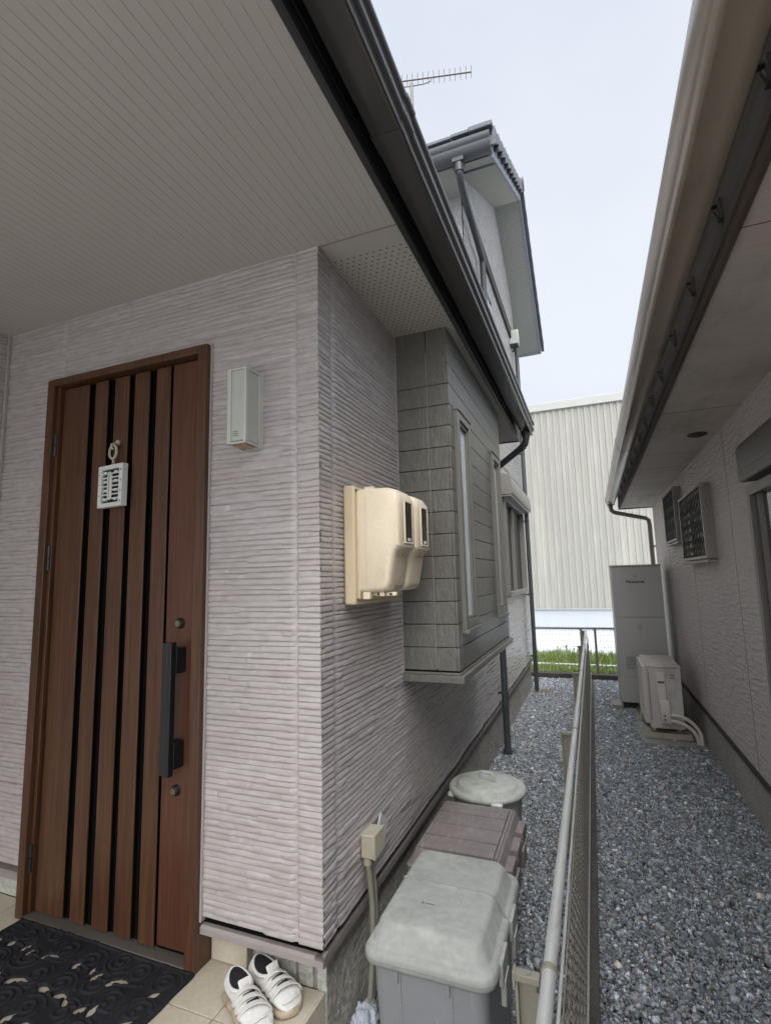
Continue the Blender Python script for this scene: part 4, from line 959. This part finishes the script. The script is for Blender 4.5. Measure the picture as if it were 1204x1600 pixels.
# ================================================================== RIGHT HOUSE
XR = .87
H2 = thing('house', 'darker neighbouring house on the right with brown gutter, soffit and rippled wall', 'house', (XR, 4, 0))
wl = MB().box(XR, XR+.1, 3.30, 4.47, .38, 2.57).box(XR, XR+.1, -1.5, 1.6, .38, 2.57).box(XR, XR+.1, 1.6, 3.30, 2.08, 2.57).box(XR, XR+.1, 1.6, 3.3, .38, .60)
wl = MB().prism([(-1.5, .38), (8.17, .38), (8.17, 2.57), (-1.5, 2.57)], 'X', XR, XR+.1)
build('wall', wl, 'siding_right', H2)
build('wall', MB().box(XR+.101, 6, 8.05, 8.17, 0, 2.57), 'siding_right', H2)
each('panel_joint', MB().box(XR-.001, XR+.001, 3.93, 3.936, .38, 2.57).box(XR-.001, XR+.001, 5.40, 5.406, .38, 2.57).box(XR-.001, XR+.001, 6.9, 6.905, .38, 2.57), 'charcoal', H2)
build('base_flashing', MB().prism([(XR+.03, .378), (XR-.004, .374), (XR-.004, .330), (XR+.03, .320)], 'Y', -1.5, 8.16), 'fascia_r', H2)
build('foundation', MB().box(XR+.012, XR+.2, -1.5, 8.15, 0, .32), 'foundation_r', H2)
build('soffit', MB().box(.452, XR+.02, -1.5, 8.30, 2.57, 2.59), 'soffit_r', H2)
sj = MB()
for y in (1.6, 3.42, 5.24, 7.06): sj.box(.453, XR, y, y+.003, 2.5688, 2.5698)
each('soffit_joint', sj, 'fascia_r', H2)
build('fascia', MB().box(.436, .452, -1.5, 8.32, 2.556, 2.83).box(.452, XR+.1, 8.302, 8.318, 2.556, 2.66).box(.430, .436, -1.5, 8.32, 2.60, 2.612), 'fascia_r', H2, .001)
build('roof', MB().prism([(.36, 2.83), (.36, 2.90), (5.5, 4.9), (5.5, 4.8)], 'Y', -1.5, 8.36), 'roof', H2)
vt = MB().tube([(.752, 4.04, 2.570), (.752, 4.04, 2.560)], .060, 28).tube([(.752, 4.04, 2.561), (.752, 4.04, 2.550)], [.052, .030], 24)
build('round_vent', vt, 'fascia_r', H2)
def gut_prof_r():
    o = [(.385, 2.632), (.378, 2.621), (.345, 2.616), (.300, 2.618), (.293, 2.612), (.285, 2.612), (.281, 2.618), (.283, 2.626), (.275, 2.640), (.267, 2.660), (.262, 2.685), (.260, 2.715), (.262, 2.728), (.270, 2.733)]
    inn = [(.274, 2.726), (.268, 2.71), (.272, 2.67), (.286, 2.635), (.300, 2.625), (.375, 2.628), (.380, 2.640), (.382, 2.70), (.386, 2.70)]
    return o+inn
g2 = build('gutter', MB().prism(gut_prof_r(), 'Y', -1.5, 8.25), 'gutter_r', H2, sharp=60)
for yc in (4.60, 5.55, 8.18):
    build('gutter_joint', MB().prism(scaled(gut_prof_r()[:14]+[(.385, 2.7)], 1.05, (.33, 2.67)), 'Y', yc-.03, yc+.03), 'gutter_r', g2, sharp=60)
build('gutter_sleeve', MB().prism(scaled(gut_prof_r()[:14]+[(.385, 2.7)], 1.025, (.33, 2.67)), 'Y', 4.60, 5.55), 'gutter_r', g2, sharp=60)
for yb_ in (1.22, 1.68, 2.12, 2.58, 3.05, 3.5, 3.98, 4.45, 4.9, 5.4, 5.9, 6.5, 7.1, 7.8):
    bk = MB().box(.386, .436, yb_-.010, yb_+.010, 2.70, 2.706).box(.424, .436, yb_-.014, yb_+.014, 2.655, 2.72).tube([(.42, yb_, 2.69), (.432, yb_, 2.66)], .008, 8)
    build('gutter_bracket', bk, 'belt', g2, .001)
dr = MB().tube([(.325, 8.16, 2.63), (.325, 8.16, 2.58), (.335, 8.17, 2.535), (.37, 8.18, 2.505), (.78, 8.24, 2.40), (.815, 8.245, 2.37), (.825, 8.25, 2.30), (.825, 8.25, .05)], .030, 14)
dr.tube([(.325, 8.16, 2.635), (.325, 8.16, 2.59)], [.042, .033], 14)
dro = build('downpipe', dr, 'pipe_r', H2)
build('pipe_bracket', MB().tube([(.825, 8.25, 1.98), (.825, 8.25, 2.0)], .034, 14).box(.83, .89, 8.175, 8.25, 1.98, 2.0), 'pipe_r', dro)
# window with shutter box near the camera
wr = MB().box(XR-.05, XR, 3.28, 3.33, .62, 2.07).box(XR-.05, XR, 1.60, 3.28, 2.02, 2.07).box(XR-.055, XR, 1.60, 3.28, .60, .65).box(XR-.03, XR, 3.19, 3.235, .65, 2.02).box(XR-.03, XR, 2.40, 2.46, .65, 2.02)
wro = build('window', wr, 'alu_brown', H2, .002)
build('pane', MB().box(XR-.012, XR-.004, 1.6, 3.19, .65, 2.02), 'glass_dark', wro)
build('track', MB().box(XR-.02, XR-.001, 3.235, 3.28, .65, 2.02), 'black', wro)
build('shutter_box', MB().prism([(XR, 2.10), (XR-.075, 2.095), (XR-.085, 2.105), (XR-.085, 2.27), (XR-.075, 2.30), (XR, 2.30)], 'Y', 1.52, 3.30), mat('shutter_brown', (.115, .10, .085), .45, .06), wro, .003)
build('shutter_seam', MB().box(XR-.0865, XR-.085, 1.52, 3.30, 2.150, 2.154), 'charcoal', wro)
# grille cages
def cage(ya, yb, za, zb_, xo, nb):
    fm = MB(); t_ = .028
    for y_ in (ya, yb-t_): fm.box(xo, xo+t_, y_, y_+t_, za, zb_).box(XR-.022, XR, y_, y_+t_, za, zb_)
    fm.box(xo, xo+t_*.5, ya+t_, yb-t_, za, za+t_*.8).box(xo, xo+t_*.5, ya+t_, yb-t_, zb_-t_*.6, zb_)
    fm.box(xo+t_, XR-.022, ya, ya+.012, zb_-.012, zb_).box(xo+t_, XR-.022, ya, ya+.012, za, za+.05)
    fm.box(xo+t_, XR-.022, yb-.012, yb, zb_-.012, zb_).box(xo+t_, XR-.022, yb-.012, yb, za, za+.05)
    fm.box(xo+.004, XR-.01, ya-.02, yb+.02, za-.030, za-.012)
    wn_ = build('window', MB().box(XR-.015, XR, ya+.03, yb-.03, za+.03, zb_-.03).box(XR-.02, XR-.014, (ya+yb)/2-.02, (ya+yb)/2+.02, za+.03, zb_-.03), 'glass_dark', H2)
    build('cage', fm, 'grille', wn_, .0015)
    lt = MB(); n = nb; L_ = (yb-ya-2*t_)
    hz = 4; zz = np.linspace(za+.02, zb_-.02, hz*2+1)
    for i in range(n+1):
        y_ = ya+t_+L_*i/n; amp = L_/n*.42
        for sg in (1, -1):
            if (i == 0 and sg < 0) or (i == n and sg > 0): continue
            P = [(xo+.006+.002*sg, y_+sg*(amp if k % 2 else 0), float(z)) for k, z in enumerate(zz)]
            for k in range(len(P)-1): lt.bar(P[k], P[k+1], .008, .006, (1, 0, 0))
    build('lattice', lt, 'grille_dark', wn_)
    sdw = XR-.022-(xo+t_)
    ls = MB()
    for y_ in (ya+.004,):
        for q in range(3):
            x_ = xo+t_+sdw*(q+.0)/2; amp = sdw/4
            for sg in (1, -1):
                if (q == 0 and sg < 0) or (q == 2 and sg > 0): continue
                P = [(x_+sg*(amp if k % 2 else 0), y_+.001*sg, float(z)) for k, z in enumerate(zz)]
                for k in range(len(P)-1): ls.bar(P[k], P[k+1], .0075, .004, (0, 1, 0))
    build('lattice', ls, 'grille', wn_)
    build('light_backing', MB().box(xo+t_+.002, XR-.024, ya+.014, ya+.018, za+.07, zb_-.09), 'light_paint', wn_)  # added pale panel; its colour stands in for light seen through the lattice
cage(4.43, 5.47, 1.715, 2.285, .80, 15)
cage(5.72, 6.52, 1.93, 2.46, .80, 12)

# ================================================================== WATER HEATER, AC UNIT
hw = thing('water_heater', 'tall beige-grey hot water tank standing at the far end of the right wall', 'water heater', (.49, 7.2, 0))
hx0, hx1, hy0, hy1 = .222, .768, 6.95, 7.66
tk = build('casing', MB().box(hx0, hx1, hy0+.003, hy1, .09, 1.70), 'heater', hw, .006)
for za, zb_ in ((.092, .382), (.388, 1.085), (1.091, 1.69)): build('front_panel', MB().box(hx0+.003, hx1-.003, hy0-.006, hy0+.002, za, zb_), 'heater', hw, .003)
build('top_cap', MB().box(hx0-.008, hx1+.006, hy0-.014, hy1+.01, 1.701, 1.718), 'ac', hw, .003)
for xa in (hx0+.03, hx1-.09):
    for ya in (hy0+.03, hy1-.1): build('leg', MB().box(xa, xa+.06, ya, ya+.06, .0, .09), 'black', hw)
tx = bpy.data.curves.new('lettering', 'FONT'); tx.body = 'Panasonic'; tx.size = .052; tx.align_x = 'CENTER'; tx.extrude = .0006; tx.offset = .0012
to = bpy.data.objects.new('lettering', tx); COL.objects.link(to)
dg = bpy.context.evaluated_depsgraph_get(); me = bpy.data.meshes.new_from_object(to.evaluated_get(dg)); bpy.data.objects.remove(to)
me.materials.clear(); me.materials.append(MT['print_black']); to = bpy.data.objects.new('lettering', me); COL.objects.link(to); to.parent = hw
to.rotation_euler = (R(90), 0, 0); to.location = (.482-.49, hy0-.0072-7.2, 1.497)
lb = MB()
def frame2(x0, x1, z0, z1, t_): lb.box(x0, x1, hy0-.0072, hy0-.006, z0, z0+t_).box(x0, x1, hy0-.0072, hy0-.006, z1-t_, z1).box(x0, x0+t_, hy0-.0072, hy0-.006, z0+t_, z1-t_).box(x1-t_, x1, hy0-.0072, hy0-.006, z0+t_, z1-t_)
frame2(.462, .502, 1.565, 1.60, .003); lb.box(.472, .492, hy0-.0072, hy0-.006, 1.578, 1.582).box(.480, .484, hy0-.0072, hy0-.006, 1.570, 1.578)
frame2(.47, .505, .965, 1.0, .003); lb.box(.48, .495, hy0-.0072, hy0-.006, .975, .978).box(.478, .497, hy0-.0072, hy0-.006, .987, .990)
lb.box(.47, .515, hy0-.0072, hy0-.006, .952, .956)
rt_ = random.Random(3)
for k in range(9):
    x_ = .312; z_ = .615-k*.017
    while x_ < .455:
        w_ = rt_.uniform(.008, .03); lb.box(x_, min(x_+w_, .46), hy0-.0072, hy0-.006, z_, z_+.007); x_ += w_+rt_.uniform(.004, .012)
build('print', lb, 'tray_text', hw)
for (a, b_, c, d) in ((.10, .30, 6.80, 7.02), (.70, .85, 6.85, 7.0)): pass
blk = MB().box(.115, .235, 6.86, 7.16, 0, .075)
tag(build('concrete_block', blk, 'concrete', loc=(.17, 7.0, 0), bevel=.004), 'low concrete block beside the foot of the hot water tank', 'block')

ac = thing('air_conditioner_unit', 'beige outdoor air conditioner unit on plastic feet by the right wall', 'air conditioner', (.57, 6.1, 0))
ax0, ax1, ay0, ay1, az0, az1 = .425, .722, 5.75, 6.50, .128, .700
build('casing', MB().box(ax0, ax1, ay0, ay1, az0, az1), 'ac', ac, .008)
build('top_cover', MB().box(ax0-.004, ax1+.004, ay0-.005, ay1+.005, az1-.001, az1+.014), 'ac', ac, .005)
gr = MB()
for z in np.arange(.19, .68, .014): gr.box(ax0-.034, ax0-.028, ay0+.06, ay1-.06, z, z+.005)
for y_ in np.linspace(ay0+.06, ay1-.06, 12): gr.box(ax0-.029, ax0-.0, y_-.003, y_+.003, .17, .69)
for y_ in (ay0+.035, ay1-.05): gr.box(ax0-.036, ax0, y_, y_+.02, .165, .695)
gr.box(ax0-.036, ax0, ay0+.055, ay1-.05, .685, .697).box(ax0-.036, ax0, ay0+.055, ay1-.05, .160, .172)
build('fan_grille', gr, 'ac_cover', ac, .001)
build('fan', MB().tube([(ax0-.004, 6.05, .43), (ax0+.001, 6.05, .43)], .23, 30), 'black', ac)
sv = MB()
for z in np.arange(.20, .66, .022): sv.box(ax0+.010, ax0+.022, ay0-.0015, ay0+.001, z, z+.012)
build('side_slot', sv, 'tray_text', ac)
pc = MB().prism([(5.75, .28), (5.735, .30), (5.730, .63), (5.74, .655), (5.75, .66)], 'X', .505, .585)
build('pipe_cover', pc, 'ac_cover', ac, .006)
pc = MB().prism([(5.75, .175), (5.705, .18), (5.695, .20), (5.700, .30), (5.725, .40), (5.75, .40)], 'X', .515, .605)
pco = build('pipe_cover', pc, 'ac_cover', ac, .010)
lb2 = MB()
for k in range(4): lb2.box(.632, .668-.006*(k % 2), 5.7488, 5.7502, .60+k*.013, .605+k*.013)
build('print', lb2, 'tray_text', ac)
build('handle_recess', MB().box(.515, .575, 5.7285, 5.7305, .555, .575), 'tray_text', ac, .003)
build('port', MB().tube([(.55, 5.700, .262), (.55, 5.694, .262)], .008, 10).tube([(.55, 5.700, .225), (.55, 5.694, .225)], .008, 10), 'black', ac)
for dz, dx in ((.0, 0), (-.035, -.03)):
    hp = []
    for i in range(15):
        a = R(90-95*i/14); hp.append((.635+dx*.2+.20*math.cos(a)+dx*.8, 5.715-.05*i/14, .075+dz*.5+(.19+dz)*math.sin(a)))
    build('refrigerant_hose', MB().tube([(.59, 5.72, .265+dz*1.4), (.61, 5.717, .266+dz*1.4)]+hp+[(hp[-1][0]-.002, hp[-1][1], .03)], .017, 12), 'ac_cover', ac)
for xa in (.44, .66): build('leg', MB().box(xa, xa+.035, ay0+.08, ay0+.12, .085, .13).box(xa, xa+.035, ay1-.12, ay1-.08, .085, .13), 'ac', ac, .002)
bf = MB()
for ya in (5.76, 6.36): bf.prism([(.372, .032), (.78, .032), (.77, .098), (.742, .098), (.742, .085), (.43, .085), (.42, .118), (.385, .12)], 'Y', ya, ya+.11)
each('foot_rail', bf, 'box_beige', ac, size=16, bevel=.003)
tag(build('concrete_slab', MB().box(.345, .868, 5.60, 6.62, 0, .030), 'concrete', loc=(.6, 6.1, 0), bevel=.004), 'flat concrete slab under the air conditioner unit', 'slab')

# ================================================================== ANTENNA
an = thing('tv_antenna', 'television antenna on a mast above the upper roof', 'antenna', (-2.0, 6.5, 6.8))
build('mast', MB().tube([(-1.985, 6.5, 6.8), (-1.985, 6.5, 8.97)], .022, 10).tube([(-1.985, 6.5, 8.36), (-1.985, 6.5, 8.42)], .036, 10), 'alu_brown', an)
A, B = Vector((-2.45, 6.40, 9.05)), Vector((-1.13, 6.75, 9.05)); d_ = (B-A).normalized(); pd_ = d_.cross(Vector((0, 0, 1))).normalized()
bo = build('boom', MB().tube([A, B], .013, 8), 'alu_brown', an)
el = MB()
for k in range(18):
    p = A+(B-A)*(k+.2)/17.2
    up_v = (Vector((0, 0, 1))*.95+pd_*.3).normalized(); el.tube([p-up_v*.085, p+up_v*.085], .0045, 6)
build('element', el, 'alu_brown', bo)
br = [A+(B-A)*.17+Vector((0, 0, -.01)), A+(B-A)*.18+Vector((0, 0, -.06)), A+(B-A)*.24+Vector((0, 0, -.10)), A+(B-A)*.35+Vector((0, 0, -.105)), A+(B-A)*.50+Vector((0, 0, -.09)), A+(B-A)*.56+Vector((0, 0, -.06)), A+(B-A)*.57+Vector((0, 0, -.01))]
build('brace', MB().tube(br, .009, 8), 'alu_brown', an)
gw = MB()
for e_ in ((-.75, 4.3, 5.45), (-1.6, 4.2, 5.45), (-3.4, 5.0, 6.0)): gw.tube([(-1.985, 6.5, 8.38), e_], .0022, 5)
build('guy_wire', gw, 'alu', an)

# ================================================================== WAREHOUSE
wh = thing('warehouse', 'large cream corrugated-metal warehouse behind the far fence', 'warehouse', (0, 16, 0))
pts = []; x = -15.0; P = .18
while x < 15:
    pts += [(x, 16.0), (x+.080, 16.0), (x+.100, 16.028), (x+.160, 16.028)]; x += P
prf = pts+[(15.2, 16.2), (-15.0, 16.2)]
build('corrugated_wall', MB().prism(prf, 'Z', .64, 6.62), 'wh_metal', wh, sharp=20)
build('base_wall', MB().box(-15, 15.2, 16.03, 16.25, 0, .61), 'wh_wall', wh)
build('drip_rail', MB().box(-15, 15.2, 15.97, 16.2, .612, .638), 'wh_trim', wh)
build('roof_edge', MB().box(-15, 15.3, 15.93, 16.3, 6.62, 6.86), 'wh_trim', wh, .01)
build('roof', MB().prism([(16.3, 6.6), (16.3, 6.8), (30, 8.2), (30, 8.0)], 'X', -15, 15.2), 'wh_metal', wh)

# dry leaves at the foot of the far downpipe
def litter():
    lf = MB(); rl = random.Random(9)
    for k in range(60):
        x_ = -.72+rl.gauss(0, .10); y_ = 7.62+rl.gauss(0, .10); z_ = .03+rl.random()*.012; a = rl.uniform(0, 6.28); s_ = rl.uniform(.012, .028)
        c, s2 = math.cos(a)*s_, math.sin(a)*s_
        lf.add([(x_-c, y_-s2, z_), (x_+s2*.5, y_-c*.5, z_+.004), (x_+c, y_+s2, z_+.006), (x_-s2*.5, y_+c*.5, z_+.002)], [(0, 1, 2, 3)])
    o = build('leaf_litter', lf, 'leaf', fix=False); tag(o, 'small drift of dry brown leaves at the foot of the far downpipe', None, None, 'stuff')
litter()
